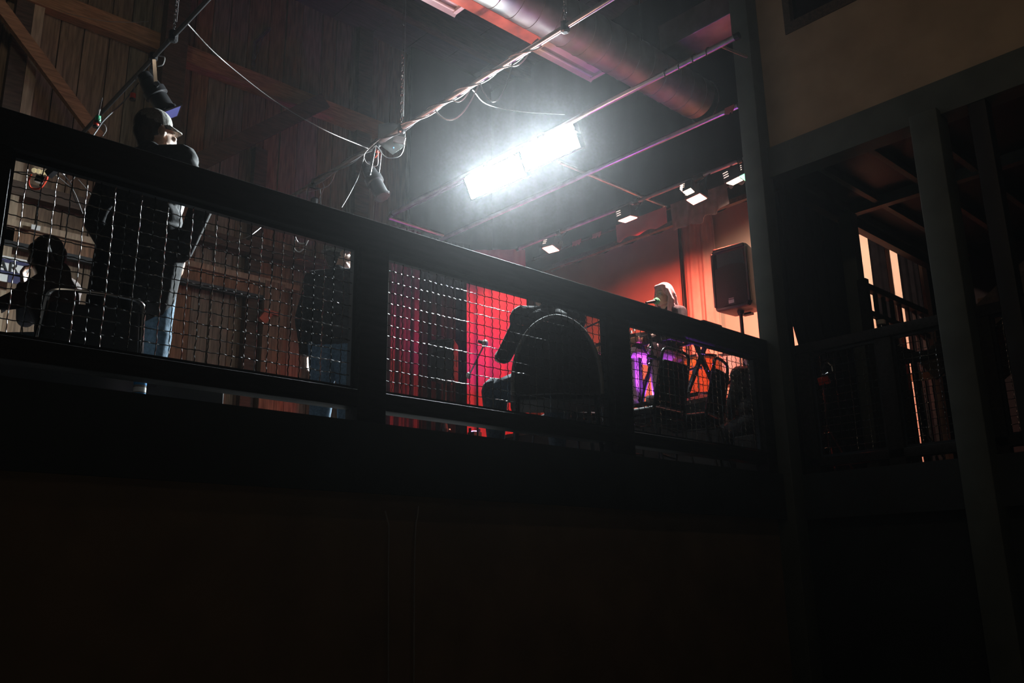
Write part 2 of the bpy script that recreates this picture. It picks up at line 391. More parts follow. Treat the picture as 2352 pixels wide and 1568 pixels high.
# columns and the upper storey at the right
def column(nm, x0, y0, w, d, z0, z1, material, label):
    return tag(MB().box((x0, y0, z0), (x0 + w, y0 + d, z1)).build(nm, material, None, bevel=0.006), label, kind='structure')
column('column', 6.22, YR - 0.10, 0.17, 0.17, ZP, ZC, GREENP, 'tall dark green square column at the corner of the deck')
column('column', XR - 0.14, 2.13, 0.20, 0.20, ZP, 2.52, GREENP, 'dark green square column carrying the upper wall, nearest the side stairs')
q = onZ(1943, 503, 2.45)
column('column', q[0] - 0.07, q[1] - 0.08, 0.13, 0.13, 0, 2.49, GREENP, 'dark green column standing back on the deck beside the lit cream wall')
q2 = onX(2312, 620, XR)
column('column', XR - 0.05, q2[1] - 0.06, 0.12, 0.12, ZP, 2.52, BLACKP, 'slim black post at the far side end of the side guard rail')
# upper wall with an opening
wy0, wy1, wz0 = onX(1803, 60, XR)[1], -0.4, onX(1803, 82, XR)[2]
uw = thing('wall_upper', 'beige plaster wall of the upper storey above the side deck', None, (XR, 0, 2.75), kind='structure')
struct('wall_upper_panel', MB().box((XR, -3.5, 2.75), (XR + 0.1, YR - 0.06, wz0)).box((XR, wy0, wz0), (XR + 0.1, YR - 0.06, ZC)), BEIGE, parent=uw)
wd = thing('window_1', 'dark window high in the beige upper wall', None, (XR, wy0, wz0), kind='structure')
MB().box((XR - 0.01, wy1, wz0), (XR + 0.11, wy0, wz0 + 0.10)).box((XR - 0.01, wy0 - 0.06, wz0 + 0.10), (XR + 0.11, wy0, ZC)).build('window_frame', TIMBER_D, wd)
MB().box((XR + 0.06, wy1, wz0 + 0.1), (XR + 0.08, wy0 - 0.06, ZC)).build('pane', DARKGLASS, wd)
struct('trim_17', MB().box((XR - 0.06, -3.5, 2.49), (XR + 0.12, YR - 0.10, 2.76)), GREENP, 'dark green header beam under the beige upper wall')
so = thing('ceiling', 'dark soffit over the side deck with thin battens', None, (XR, 0, 2.52), kind='structure')
MB().box((XR + 0.12, -3.5, 2.60), (XS + 0.3, YR - 0.1, 2.66)).build('soffit_panel', BLACKP, so)
for (xx, yy, w) in ((1801, 402, 0.05), (1795, 425, 0.07), (1872, 376, 0.05), (1990, 338, 0.05), (2110, 300, 0.05)):
    Y = onX(xx, yy, XR + 0.12)[1]
    MB().box((XR + 0.12, Y - w / 2, 2.53), (XS + 0.3, Y + w / 2, 2.60)).build('batten', GREENP, so)
Xc = onZ(1975, 490, 2.5)[0]
MB().box((Xc - 0.04, -3.5, 2.50), (Xc + 0.04, YR - 0.1, 2.60)).build('batten', GREENP, so)

# ================================================================ GUARD RAILS
SP = 0.058
def woven(a, b, z0, z1, axis, pos, r=0.0024):     # inter-crimped wire mesh: three half waves per opening
    mb = MB(); nh = int(round((b - a) / SP)); nv = int(round((z1 - z0) / SP)); am = 0.0031; K = 9
    def pt(s_, n_, z): return V3(s_, pos + n_, z) if axis == 'x' else V3(pos + n_, s_, z)
    for i in range(nh + 1):
        jit = random.uniform(-.0015, .0015); s_ = a + (b - a) * i / nh + jit; m_ = nv * K; bend = random.uniform(-.002, .002)
        mb.tube([pt(s_ + .0012 * math.sin(math.pi * j / K + i) + bend * math.sin(math.pi * j / m_), am * math.cos(3 * math.pi * j / K + math.pi * i), z0 + (z1 - z0) * j / m_) for j in range(m_ + 1)], r, 5)
    for k in range(nv + 1):
        jit = random.uniform(-.0015, .0015); z = z0 + (z1 - z0) * k / nv + jit; m_ = nh * K
        mb.tube([pt(a + (b - a) * j / m_, -am * math.cos(3 * math.pi * j / K + math.pi * k), z + .0012 * math.sin(math.pi * j / K + k)) for j in range(m_ + 1)], r, 5)
    return mb
def frame4(a, b, z0, z1, axis, pos, w=0.018, t=0.03):
    mb = MB()
    for (s0, s1, c0, c1) in ((a, b, z0, z0 + w), (a, b, z1 - w, z1), (a, a + w, z0 + w, z1 - w), (b - w, b, z0 + w, z1 - w)):
        if axis == 'x': mb.box((s0, pos - t / 2, c0), (s1, pos + t / 2, c1))
        else: mb.box((pos - t / 2, s0, c0), (pos + t / 2, s1, c1))
    return mb
gr = thing('guard_rail', 'long black wooden guard rail with crimped wire mesh panels, along the deck front', 'railing', (3.4, YR, 0))
YM = YR + 0.06
MB().box((-1.2, YR, 0.915), (6.22, YR + 0.12, 1.07)).build('top_rail', BLACKW, gr, bevel=0.006)
MB().box((-1.2, YR + 0.01, 0.075), (6.22, YR + 0.11, 0.165)).build('bottom_rail', BLACKW, gr, bevel=0.005)
posts = [(-1.2, -1.02), (0.58, 0.76), (2.38, 2.55), (4.32, 4.50), (6.08, 6.22)]
for a, b in posts: MB().box((a, YR + 0.005, 0), (b, YR + 0.115, 0.915)).build('post', BLACKW, gr, bevel=0.005)
for (a, b), (c, d) in zip(posts[:-1], posts[1:]):
    frame4(b + 0.002, c - 0.002, 0.167, 0.913, 'x', YM).build('panel_frame', STEEL_B, gr)
    w = woven(b + 0.012, c - 0.012, 0.18, 0.90, 'x', YM).build('wire_mesh', WIRE, gr, smooth=True); w['kind'] = 'stuff'
g2 = thing('guard_rail', 'short dark guard rail with wire mesh panels at the side deck, beyond the corner column', 'railing', (XR, 2.4, 0))
XM = XR + 0.05
MB().box((XR, -1.2, 0.95), (XR + 0.10, YR - 0.12, 1.03)).build('top_rail', BLACKW, g2, bevel=0.006)
MB().box((XR + 0.01, -1.2, 0.05), (XR + 0.09, YR - 0.12, 0.12)).build('bottom_rail', BLACKW, g2, bevel=0.005)
p2 = [(3.40, YR - 0.12), (2.74, 2.86), (2.05, 2.15), (1.05, 1.17), (-0.2, -0.08)]
for a, b in p2: MB().box((XR + 0.01, a, 0), (XR + 0.09, b, 0.95)).build('post', BLACKW, g2, bevel=0.005)
for (a, b), (c, d) in zip(p2[:-1], p2[1:]):
    frame4(d + 0.002, a - 0.002, 0.122, 0.948, 'y', XM).build('panel_frame', STEEL_B, g2)
    w = woven(d + 0.012, a - 0.012, 0.135, 0.935, 'y', XM).build('wire_mesh', WIRE, g2, smooth=True); w['kind'] = 'stuff'
MB().box((XR + 0.12, 2.15, 0.76), (XR + 0.20, 2.74, 0.82)).build('mid_rail', BLACKW, g2)

# ================================================================ LIGHTING GRID
def depth(p): return float((np.array(p) - V3(0, 0, CAMZ)) @ FW)
def gridY(x, y, X, z=ZG):                          # Y on the pipe (X, z) nearest to pixel column x
    lo, hi = -2.0, 9.4
    for _ in range(40):
        mid = (lo + hi) / 2; q = V3(X, mid, z) - V3(0, 0, CAMZ); px = 1176 + FPX * (q @ AX) / (q @ FW)
        if px > x: lo = mid
        else: hi = mid
    return (lo + hi) / 2
XP = {0: onZ(1100, 185, ZG)[0], 1: onZ(1450, 208, ZG)[0], 2: onZ(1380, 385, ZG)[0], 3: onZ(1560, 424, ZG)[0], 4: onZ(1500, 530, ZG)[0], -1: onZ(420, 60, ZG)[0]}
def pipe(k, xa, xb, label, z=ZG, r=0.024, material=GALV):
    X = XP[k]; ya, yb = gridY(xa, 0, X, z), gridY(xb, 0, X, z)
    t = thing('lighting_pipe', label, 'pipe', (X, (ya + yb) / 2, z - r))
    MB().tube([(X, ya, z), (X, yb, z)], r, 12).build('tube', material, t, smooth=True)
    for e in (ya, yb):
        MB().tube([(X, e - 0.02, z), (X, e + 0.02, z)], r + 0.005, 12).build('end_cap', STEEL_B, t, smooth=True)
    return t
pipe(0, 660, 1560, 'steel lighting pipe wound with cables, hung on chains above the audience')
pipe(1, 900, 1693, 'steel lighting pipe carrying the two glaring floodlights')
pipe(2, 1010, 1700, 'steel lighting pipe next behind the floodlights')
pipe(-1, 150, 560, 'thin lighting pipe above the hat wearer', r=0.018, material=STEEL_B)
pipe(3, 1190, 1740, 'lighting pipe from which the four red stage lights hang', r=0.022, material=GALV)
# valance rail under the drape at the back
ya, yb = gridY(1205, 0, XP[4]), gridY(1745, 0, XP[4])
t = tag(MB().box((XP[4] - 0.03, yb if yb < ya else ya, ZG - 0.03), (XP[4] + 0.03, max(ya, yb), ZG + 0.03)).build('valance_rail', TIMBER_D, None), 'slim bar under the black valance above the singer', 'rail')
# crossing pipe between grid pipes
a, b = onZ(1285, 372, ZG + 0.05), onZ(1530, 475, ZG + 0.05)
tag(MB().tube([a, b], 0.02, 10).build('lighting_pipe', GALV, None, smooth=True), 'short cross pipe tying the lighting pipes together right of the floodlights', 'pipe')
a, b = onZ(893, 500, ZG + 0.05), onZ(1018, 541, ZG + 0.05)
tag(MB().tube([a, b], 0.022, 10).build('lighting_pipe', GALV, None, smooth=True), 'purple lit cross pipe just above the long guard rail', 'pipe')
a, b = onZ(895, 497, ZG + 0.02), onZ(1085, 405, ZG + 0.02)
tag(MB().tube([a, b], 0.02, 10).build('lighting_pipe', GALV_D, None, smooth=True), 'dim pipe running up to the nearer floodlight', 'pipe')
yq = gridY(1655, 0, XP[1])
tag(MB().tube([(XP[1], yq, ZG - .01), (XP[1] + .34, yq - .03, ZG + .02)], 0.012, 8).build('pipe_bracket', GALV, None, smooth=True), 'short bracket at the column end of the floodlight pipe', 'bracket')

def chain(px, py, k, label, top=None):
    X = XP[k]; Y = gridY(px, py, X); z = ZG + 0.03; zt = top or ZC - 0.3
    t = thing('hanging_chain', label, 'chain', (X, Y, z))
    mb = MB(); zz = z; i = 0
    while zz < z + 0.75:
        R = rotz(0.6 + (math.pi / 2 if i % 2 else 0)); pts = []
        for a in np.linspace(0, 2 * math.pi, 13): pts.append(V3(0.011 * math.cos(a), 0, 0.028 + 0.024 * math.sin(a)))
        mb.tube([R @ p + V3(X, Y, zz) for p in pts], 0.004, 5, False); zz += 0.042; i += 1
    mb.build('links', CHROME, t)
    MB().tube([(X, Y, zz), (X + 0.01, Y, zt)], 0.006, 6).build('rod', CHROME, t)
    MB().tube([(X + 0.012, Y - 0.01, z + 0.1), (X + 0.018, Y - 0.012, (zz + zt) / 2), (X + 0.012, Y, zt)], 0.0035, 5).build('safety_cable', CABLE_G, t)
    for q in (0.3, 0.55, 0.8): MB().ell((X + 0.004, Y, zz + (zt - zz) * q * 0.5), (0.014, 0.014, 0.02), None, 6, 8).build('knot', CHROME, t)
    MB().lathe((X, Y, ZG - 0.05), (X, Y, ZG + 0.05), [(0, .02), (.1, .036), (.9, .036), (1, .02)], 10).build('clamp', STEEL_B, t)
chain(922, 296, 0, 'chain and wire holding the cable wound pipe left of the floodlights')
chain(1298, 62, 0, 'chain holding the cable wound pipe near the round duct')
chain(398, 65, -1, 'chain holding the thin pipe above the hat wearer')

# duct, beam, fluorescent fixtures under the ceiling
ZD = 4.3
yd = onZ(1400, 110, ZD)[1]; xd0, xd1 = 3.4, onZ(1604, 226, ZD)[0]
t = thing('round_duct', 'big round spiral metal duct under the dark ceiling', 'duct', (5.5, yd, ZD - 0.24))
MB().lathe((xd0, yd, ZD), (xd1, yd, ZD), [(0, .225), (1, .225)], 40).build('shell', GALV_D, t, smooth=True)
for s_ in np.arange(xd0 + 0.1, xd1, 0.22):
    MB().tube([(s_ + 0.22 * a / (2 * math.pi), yd + 0.226 * math.cos(a), ZD + 0.226 * math.sin(a)) for a in np.linspace(0, 2 * math.pi, 33)], 0.004, 5, False).build('spiral_seam', GALV_D, t)
for s_ in (xd0 + 1.2, xd1 - 1.2):
    MB().tube([(s_, yd - 0.2, ZC), (s_, yd - 0.2, ZD + 0.1)], 0.008, 6).build('hanger', STEEL_B, t)
Yb = onZ(1150, 25, ZD + 0.02)[1]
b0, b1 = onZ(1085, 8, ZD)[0], onZ(1238, 84, ZD)[0]
t = tag(MB().box((b0 - .8, Yb - 0.05, ZD - 0.08), (b1, Yb + 0.09, ZD + 0.10)).build('steel_beam', RUST, None, bevel=0.004), 'red oxide steel beam alongside the round duct', 'beam')
def fluorescent(x0, y0, x1, y1, z, label):
    p, q = onZ(x0, y0, z), onZ(x1, y1, z); Y = (p[1] + q[1]) / 2; xa, xb = sorted((p[0], q[0]))
    t = thing('fluorescent_fixture', label, 'light fixture', ((xa + xb) / 2, Y, z))
    prof = [(-.15, .0), (-.145, -.012), (-.05, .055), (-.045, .03), (.045, .03), (.05, .055), (.145, -.012), (.15, .0), (.06, .08), (.05, .11), (-.05, .11), (-.06, .08)]
    mb = MB(); n = len(prof)
    mb.add([(xa, Y + a, z + b) for a, b in prof] + [(xb, Y + a, z + b) for a, b in prof], [(i, (i + 1) % n, (i + 1) % n + n, i + n) for i in range(n)] + [tuple(range(n - 1, -1, -1)), tuple(range(n, 2 * n))])
    mb.build('reflector', FIXTURE, t)
    for a in (-.09, .09):
        MB().tube([(xa + .03, Y + a, z + .015), (xb - .03, Y + a, z + .015)], .013, 10).build('lamp_tube', WHITE, t, smooth=True)
    for xx in (xa + .03, xb - .03): MB().box((xx - .02, Y - .11, z - .004), (xx + .02, Y + .11, z + .03)).build('socket', FIXTURE, t)
    for xx in (xa + .3, xb - .3): MB().tube([(xx, Y, z + .1), (xx, Y, ZC)], .006, 6).build('hanger', STEEL_B, t)
fluorescent(1240, 102, 1385, 172, 4.30, 'unlit fluorescent fixture glowing magenta below the round duct')
fluorescent(900, -62, 1072, 18, 4.30, 'unlit pink lit fluorescent fixture left of the round duct')
p_, q_ = onZ(1515, 118, 4.6), onZ(1720, 10, 4.6)
t = tag(MB().box((p_[0], min(p_[1], q_[1]), 4.6), (p_[0] + 0.4, max(p_[1], q_[1]), 4.9)).build('square_duct', GALV_D, None, bevel=0.01), 'dim square duct under the ceiling beside the corner column', 'duct')

# floodlights (the two glaring lamps)
def flood(xa, ya, xb, yb, label):
    X = XP[1] + 0.10
    p, q = onX(xa, ya, X), onX(xb, yb, X); c = (p + q) / 2; L = abs(p[1] - q[1]); z = (p[2] + q[2]) / 2
    t = thing('floodlight', label, 'floodlight', (X, c[1], z - 0.1))
    nrm = V3(-0.88, -0.20, -0.42); nrm /= np.linalg.norm(nrm)
    yax = V3(0, 1, 0) - nrm * nrm[1]; yax /= np.linalg.norm(yax); up = np.cross(yax, nrm); up *= np.sign(up[2])
    ctr = V3(X, c[1], z)
    def slab(d0, d1, w, h): 
        vs_ = [ctr + nrm * d + yax * a * w / 2 + up * b_ * h / 2 for d in (d0, d1) for a, b_ in ((-1,-1),(1,-1),(1,1),(-1,1))]
        return MB().add(vs_, [(3,2,1,0),(4,5,6,7),(0,1,5,4),(1,2,6,5),(2,3,7,6),(3,0,4,7)])
    slab(-0.09, 0.0, L, 0.26).build('housing', STEEL_B, t, bevel=0.008)
    for i in range(7): slab(-0.12, -0.09, L * 0.95, 0.008).xf(t=up * (i - 3) * 0.026).build('cooling_fin', STEEL_B, t)
    slab(0.0, 0.006, L * 0.96, 0.23).build('lens', E_WHITE, t)
    for s_ in (-1, 1):
        e = ctr + yax * s_ * (L / 2 + 0.012)
        MB().bar(e - nrm * 0.04, V3(XP[1], e[1], ZG - 0.03), 0.03, 0.008).build('yoke', STEEL_B, t)
    MB().lathe((XP[1], c[1] - 0.03, ZG), (XP[1], c[1] + 0.03, ZG), [(0, .036), (1, .036)], 12).build('clamp', STEEL_B, t)
    light('flood_lamp', 'AREA', ctr + nrm * 0.02, FLOOD_W, (0.86, 0.97, 1.0), t, aim=ctr + nrm, size=L * 0.9, size_y=0.20, spot=124)
FLOOD_W = 330.0
flood(1083, 436, 1192, 376, 'glaring white floodlight, the lower one of the pair over the audience')
flood(1208, 368, 1318, 308, 'glaring white floodlight, the upper one of the pair over the audience')

# red stage lights over the singer
def par(px, py, k, lens, label, w, col, aim, spread=110, sc=1.0):
    X = XP[k] + 0.18; z = ZG - 0.26; c = onX(px, py, X); 
    c = P(px, py, depth(V3(X, onX(px, py, X)[1], z))); c = onZ(px, py, z)
    t = thing('stage_light', label, 'stage light', (c[0], c[1], c[2] - 0.02))
    nrm = np.array(aim, float) - c; nrm = nrm / np.linalg.norm(nrm)
    nrm = nrm * 0.4 + V3(-0.35, -0.25, -0.8) * 0.6; nrm /= np.linalg.norm(nrm)
    yax = V3(0, 1, 0) - nrm * nrm[1]; yax /= np.linalg.norm(yax); u = np.cross(yax, nrm)
    def slab(d0, d1, w_, h, off=0):
        vs_ = [c + nrm * d + yax * a * w_ / 2 + u * (b_ * h / 2 + off) for d in (d0, d1) for a, b_ in ((-1,-1),(1,-1),(1,1),(-1,1))]
        return MB().add(vs_, [(3,2,1,0),(4,5,6,7),(0,1,5,4),(1,2,6,5),(2,3,7,6),(3,0,4,7)])
    slab(-0.13, 0.0, 0.21 * sc, 0.15 * sc).build('housing', PLASTIC, t, bevel=0.01)
    slab(0.0, 0.006, 0.17 * sc, 0.12 * sc).build('lens', lens, t)
    for i in range(3): slab(-0.105 + i * .024, -0.098 + i * .024, 0.06, 0.152 * sc).xf(t=yax * 0.06).build('vent_slit', E_SLIT, t)
    for s_ in (-1, 1):
        e = c + yax * s_ * 0.115 - nrm * 0.06
        MB().bar(e, V3(XP[k] + .02, e[1], ZG), 0.025, 0.006).build('yoke', STEEL_B, t)
    MB().lathe((XP[k], c[1] - .03, ZG), (XP[k], c[1] + .03, ZG), [(0, .034), (1, .034)], 10).build('clamp', STEEL_B, t)
    light('stage_lamp', 'SPOT', c + nrm * 0.03, w, col, t, aim=aim, size=0.06, spot=spread, blend=0.6)
RED = (1.0, 0.10, 0.06)
par(1265, 572, 3, E_RED, 'red stage light nearest the red curtain, first of the row', 210, RED, (7.2, 8.1, 1.8), 96)
par(1442, 503, 3, E_RED, 'red stage light above the hanging red cloth', 420, RED, (9.5, 6.9, 1.3), 96)
par(1600, 457, 3, E_RED, 'red stage light above the hanging grey cloth', 460, RED, (7.95, 5.5, 0.8), 124)
par(1582, 440, 3, E_WARM, 'small pinkish white stage light aimed at the singer, over the hanging grey cloth', 1000, (1.0, 0.62, 0.56), (6.95, 5.18, 1.95), 34, 0.55)
par(1692, 414, 3, E_WARM, 'warm white stage light beside the corner column', 400, (1.0, 0.64, 0.48), (9.5, 5.0, 1.6), 104)
par(1720, 402, 3, E_GREEN, 'green stage light at the end of the row against the column', 4, (0.3, 1.0, 0.55), (8.0, 4.6, 0.8), 70, 0.9)
# hanging cloths and gels on the back pipe
def cloth(nm, quad, material, label, cat, D, fold=0.02, nf=5, thick=0.006):
    (a, b, c, d) = [np.array(P(x, y, D_), float) for (x, y), D_ in zip(quad, D if hasattr(D, '__len__') else [D] * 4)]
    n1, n2 = 24, 10; g = []
    nn = np.cross(b - a, d - a); nn /= np.linalg.norm(nn)
    for i in range(n1):
        u = i / (n1 - 1); row = []
        for j in range(n2):
            v = j / (n2 - 1); p = (a * (1 - u) + b * u) * (1 - v) + (d * (1 - u) + c * u) * v
            row.append(p + nn * fold * math.sin(u * math.pi * 2 * nf + v) * (0.3 + v))
        g.append(row)
    o = MB().quadsheet(g, thick).build(nm, material, None, smooth=True); return tag(o, label, cat)
XP[5] = (XP[3] + XP[4]) / 2
pipe(5, 1225, 1742, 'dull bar between the red stage lights and the black valance, with cloths hung on it', r=0.018, material=STEEL_B)
def hung(nm, xa, xb, drop, material, label, cat, fold=0.02, nf=4, droop=0.0, n1=26, X=None, top=0.02):
    X = X or XP[5]; ya, yb = gridY(xa, 0, X), gridY(xb, 0, X); g = []
    for i in range(n1):
        u = i / (n1 - 1); Y = ya + (yb - ya) * u; row = []
        for v in np.linspace(0, 1, 9):
            row.append((X - 0.022 - .01 * v + fold * math.sin(u * 2 * math.pi * nf + 1.5 * v) * v, Y + .01 * math.sin(9 * u) * v, ZG + top - (drop + droop * math.sin(3.1 * u + .5) + .02 * math.sin(17 * u)) * v))
        g.append(row)
    return tag(MB().quadsheet(g, .005).build(nm, material, None, smooth=True), label, cat)
hung('hanging_cloth', 1418, 1533, .22, REDPANEL, 'bright red cloth hung over the bar below a red stage light', 'cloth', .015, 3)
hung('hanging_cloth', 1543, 1672, .28, DRAPE_G, 'crumpled grey cloth hung over the bar left of the warm stage light', 'cloth', .035, 4, .06)
hung('hanging_strip', 1678, 1738, .07, WHITE, 'pale strip on the bar under the warm stage light', 'panel', .0, 1)
hung('filter_square', 1318, 1338, .06, REDPANEL, 'small dull red filter square on the bar beside the first red stage light', 'filter', 0, 1, n1=6)
hung('filter_square', 1364, 1384, .06, REDPANEL, 'small dull red filter square on the bar midway between two red stage lights', 'filter', 0, 1, n1=6)
hung('pipe_tag', 1668, 1690, .07, REDPANEL, 'small red tag under the pipe end at the corner column', 'tag', 0, 1, n1=6, X=XP[2])
# black valance behind the bar
g = []
for i in range(60):
    Y = 3.95 + i * (YB - 4.05) / 59
    g.append([(XP[4] + 0.06 + 0.03 * math.sin(i * 1.3), Y, z) for z in np.linspace(ZG - 0.02, ZC - 0.1, 6)])
tag(MB().quadsheet(g, 0.008).build('valance', DRAPE_K, None, smooth=True), 'black valance curtain above the stage behind the red lights', 'curtain')

# ---- spotlights on the front pipes
def spotlight(p, q, pipe_pt, label, r=0.075, gel=None, knob=True):
    p, q = np.array(p), np.array(q); t = thing('spotlight', label, 'spotlight', p)
    d = (q - p) / np.linalg.norm(q - p)
    MB().lathe(p, q, [(0, r * .55), (.02, r * .8), (.3, r * .95), (.32, r * 1.12), (.5, r * 1.12), (.52, r * .9), (.95, r * .9), (.96, r * 1.05), (1.0, r * 1.05)], 24).build('barrel', STEEL_B, t, smooth=True)
    MB().lathe(q, q + d * 0.004, [(0, r * .95), (1, r * .93)], 24).build('lens', DARKGLASS, t)
    MB().lathe(p - d * 0.07, p, [(0, r * .35), (.2, r * .62), (1, r * .7)], 16).build('lamp_cap', STEEL_B, t, smooth=True)
    side = np.cross(d, V3(0, 0, 1)); side /= np.linalg.norm(side); m_ = p + (q - p) * 0.35
    for s_ in (-1, 1):
        MB().bar(m_ + side * s_ * (r * 1.2), np.array(pipe_pt) + side * s_ * r * 0.9 + V3(0, 0, -.06), 0.028, 0.006, up=side).build('yoke', CHROME if s_ > 0 else STEEL_B, t)
        MB().lathe(m_ + side * s_ * r * 1.12, m_ + side * s_ * r * 1.5, [(0, .014), (.3, .022), (1, .022)], 10).build('knob', STEEL_B, t)
    a = np.array(pipe_pt)
    MB().bar(a + side * -r * .9 + V3(0, 0, -.06), a + side * r * .9 + V3(0, 0, -.06), 0.028, 0.008).build('yoke_bridge', STEEL_B, t)
    MB().lathe(a + V3(0, 0, -.07), a + V3(0, 0, .035), [(0, .014), (.4, .016), (.5, .034), (1, .034)], 10).build('clamp', STEEL_B, t)
    if gel is not None:
        u = np.cross(side, d); w = r * 1.15
        e = q + d * 0.03
        vs_ = [e + side * a_ * w + u * b_ * w + d * z for z in (0, .004) for a_, b_ in ((-1,-1),(1,-1),(1,1),(-1,1))]
        MB().add(vs_, [(3,2,1,0),(4,5,6,7),(0,1,5,4),(1,2,6,5),(2,3,7,6),(3,0,4,7)]).build('gel', gel, t)
        fr = MB()
        for a_, b_ in (((-1,-1),(1,-1)), ((1,-1),(1,1)), ((1,1),(-1,1)), ((-1,1),(-1,-1))):
            fr.bar(e + side * a_[0] * w + u * a_[1] * w, e + side * b_[0] * w + u * b_[1] * w, 0.012, 0.01, up=d)
        fr.build('gel_frame', CHROME, t)
    return t
def onpipe(k, x): X = XP[k]; return V3(X, gridY(x, 0, X), ZG)
pp = onpipe(0, 868); dd = depth(pp)
spotlight(P(846, 388, dd), P(879, 452, dd - .12), pp, 'grey barrel spotlight lit along one side, hanging below the end of the cable wound pipe', 0.078)
pp2 = onpipe(-1, 352); d2 = depth(pp2)
spotlight(P(338, 185, d2), P(383, 255, d2 + .02), pp2, 'dark barrel spotlight with blue filter frame, above the hat wearer', 0.085, gel=GELB)
pp3 = onpipe(0, 722); d3 = depth(pp3)
spotlight(P(722, 468, d3), P(716, 520, d3), pp3 , 'dark spotlight half hidden behind the long guard rail top', 0.07)
# box fixture at the pipe junction
t = thing('dimmer_box', 'grey wedge shaped metal box fixed to the cable wound pipe above the barrel spotlight', 'box', P(895, 340, dd))
A = [P(868, 306, dd), P(905, 300, dd + .2), P(931, 322, dd + .15), P(930, 335, dd), P(902, 356, dd - .05), P(868, 330, dd - .05)]
h = V3(0, 0, 0.10)
MB().add([p for p in A] + [p + h for p in A], [(5,4,3,2,1,0), (6,7,8,9,10,11)] + [(i, (i+1) % 6, (i+1) % 6 + 6, i + 6) for i in range(6)]).build('shell', mat('grey_metal', (.16, .17, .16), .4, .4, .15, 8), t, bevel=0.004)
MB().bar(P(905, 318, dd - .03), P(930, 324, dd - .03), 0.02, 0.07).build('flap', GALV, t)
MB().ell(P(904, 339, dd - .05), (.006, .006, .006), None, 6, 8).build('status_light', mat('blue_led', (.1, .4, 1), emit=1.5, ecol=(.1, .45, 1)), t)

# ---- cables
def cable(pts, r, material, label, nm='cable', n=40):
    return tag(MB().tube(curve(pts, n), r * .75, 6).build(nm, material, None, smooth=True), label, 'cable')
D0 = depth(onpipe(0, 1000))
cable([onpipe(-1, 428) , P(490, 118, d2 + .5), P(560, 178, d2 + .9), P(640, 238, d2 + 1.1), P(740, 296, d2 + 1.0), P(845, 341, dd)], 0.006, CABLE_G, 'long grey cable swooping between the thin pipe and the barrel spotlight')
cable([P(340, 49, d2), P(300, 51, d2 + .4), P(230, 47, d2 + .8), P(150, 30, d2 + 1.5)], 0.003, CABLE_G, 'thin wire running level across the top of the barn wall')
cable([P(838, 352, dd), P(825, 400, dd), P(806, 440, dd - .05), P(785, 476, dd - .1)], 0.007, CABLE_G, 'straight pale cable dropping beside the barrel spotlight')
cable([P(873, 318, dd - .1), P(838, 352, dd - .1), P(842, 374, dd - .1), P(866, 380, dd - .1), P(868, 345, dd - .1)], 0.006, CABLE_G, 'pale cable loop at the top of the barrel spotlight')
cable([P(870, 345, dd), P(890, 362, dd), P(918, 358, dd), P(929, 335, dd), P(925, 325, dd)], 0.005, CABLE_G, 'thin cable loop hanging under the grey wedge shaped box')
cable([P(862, 330, dd), P(866, 352, dd), P(858, 340, dd), P(870, 348, dd), P(862, 362, dd)], 0.006, CABLE_R, 'red and copper wires bunched at the spotlight clamp')
for i in range(2):
    pts = []
    for q in np.linspace(700, 1240, 90):
        c = onpipe(0, q); a = q * 0.05 + i * math.pi
        pts.append(c + V3(0.032 * math.cos(a), 0, 0.032 * math.sin(a)))
    tag(MB().tube(pts, 0.007, 6).build('cable', CABLE_K if i else CABLE_G, None, smooth=True), ('black' if i else 'grey') + ' cable wound along the pipe left of the floodlights', 'cable')
def sag(k, xa, xb, drop, r, material, label, back=0.0):
    a, b = onpipe(k, xa), onpipe(k, xb); pts = []
    for s_ in np.linspace(0, 1, 16): pts.append(a * (1 - s_) + b * s_ + V3(back * math.sin(math.pi * s_), 0, -0.03 - drop * 4 * s_ * (1 - s_)))
    return tag(MB().tube(pts, r, 6).build('cable', material, None, smooth=True), label, 'cable')
sag(0, 1000, 1100, 0.20, 0.007, CABLE_G, 'pale cable loop sagging under the pipe just left of the floodlights')
sag(0, 1102, 1178, 0.26, 0.006, CABLE_K, 'black cable loop sagging under the pipe above the floodlights')
sag(0, 1080, 1040, 0.06, 0.006, CABLE_G, 'short cable tied to the pipe between two loops')
sag(0, 1170, 1215, 0.05, 0.006, CABLE_G, 'short cable tied to the pipe near the magenta fixture')
cable([onpipe(0, 1085) + V3(0, 0, -.05), P(1120, 240, D0 + .3), P(1200, 257, D0 + .8), P(1298, 263, depth(onpipe(1, 1320)))], 0.005, CABLE_G, 'slack cable strung from the wound pipe to the floodlight pipe')
c0 = onpipe(1, 1520)
for i in range(4):
    c = onpipe(1, 1530 + i * 32); pts = [c + V3(0.026 * math.cos(a), (a / 6.28 - .5) * .06, 0.026 * math.sin(a)) for a in np.linspace(0, 6.28, 14)]
    tag(MB().tube(pts, 0.006, 6).build('cable_wrap', CABLE_K, None), 'turn of black tape on the floodlight pipe, %s from the column' % ('fourth', 'third', 'second', 'first')[i], 'tape')
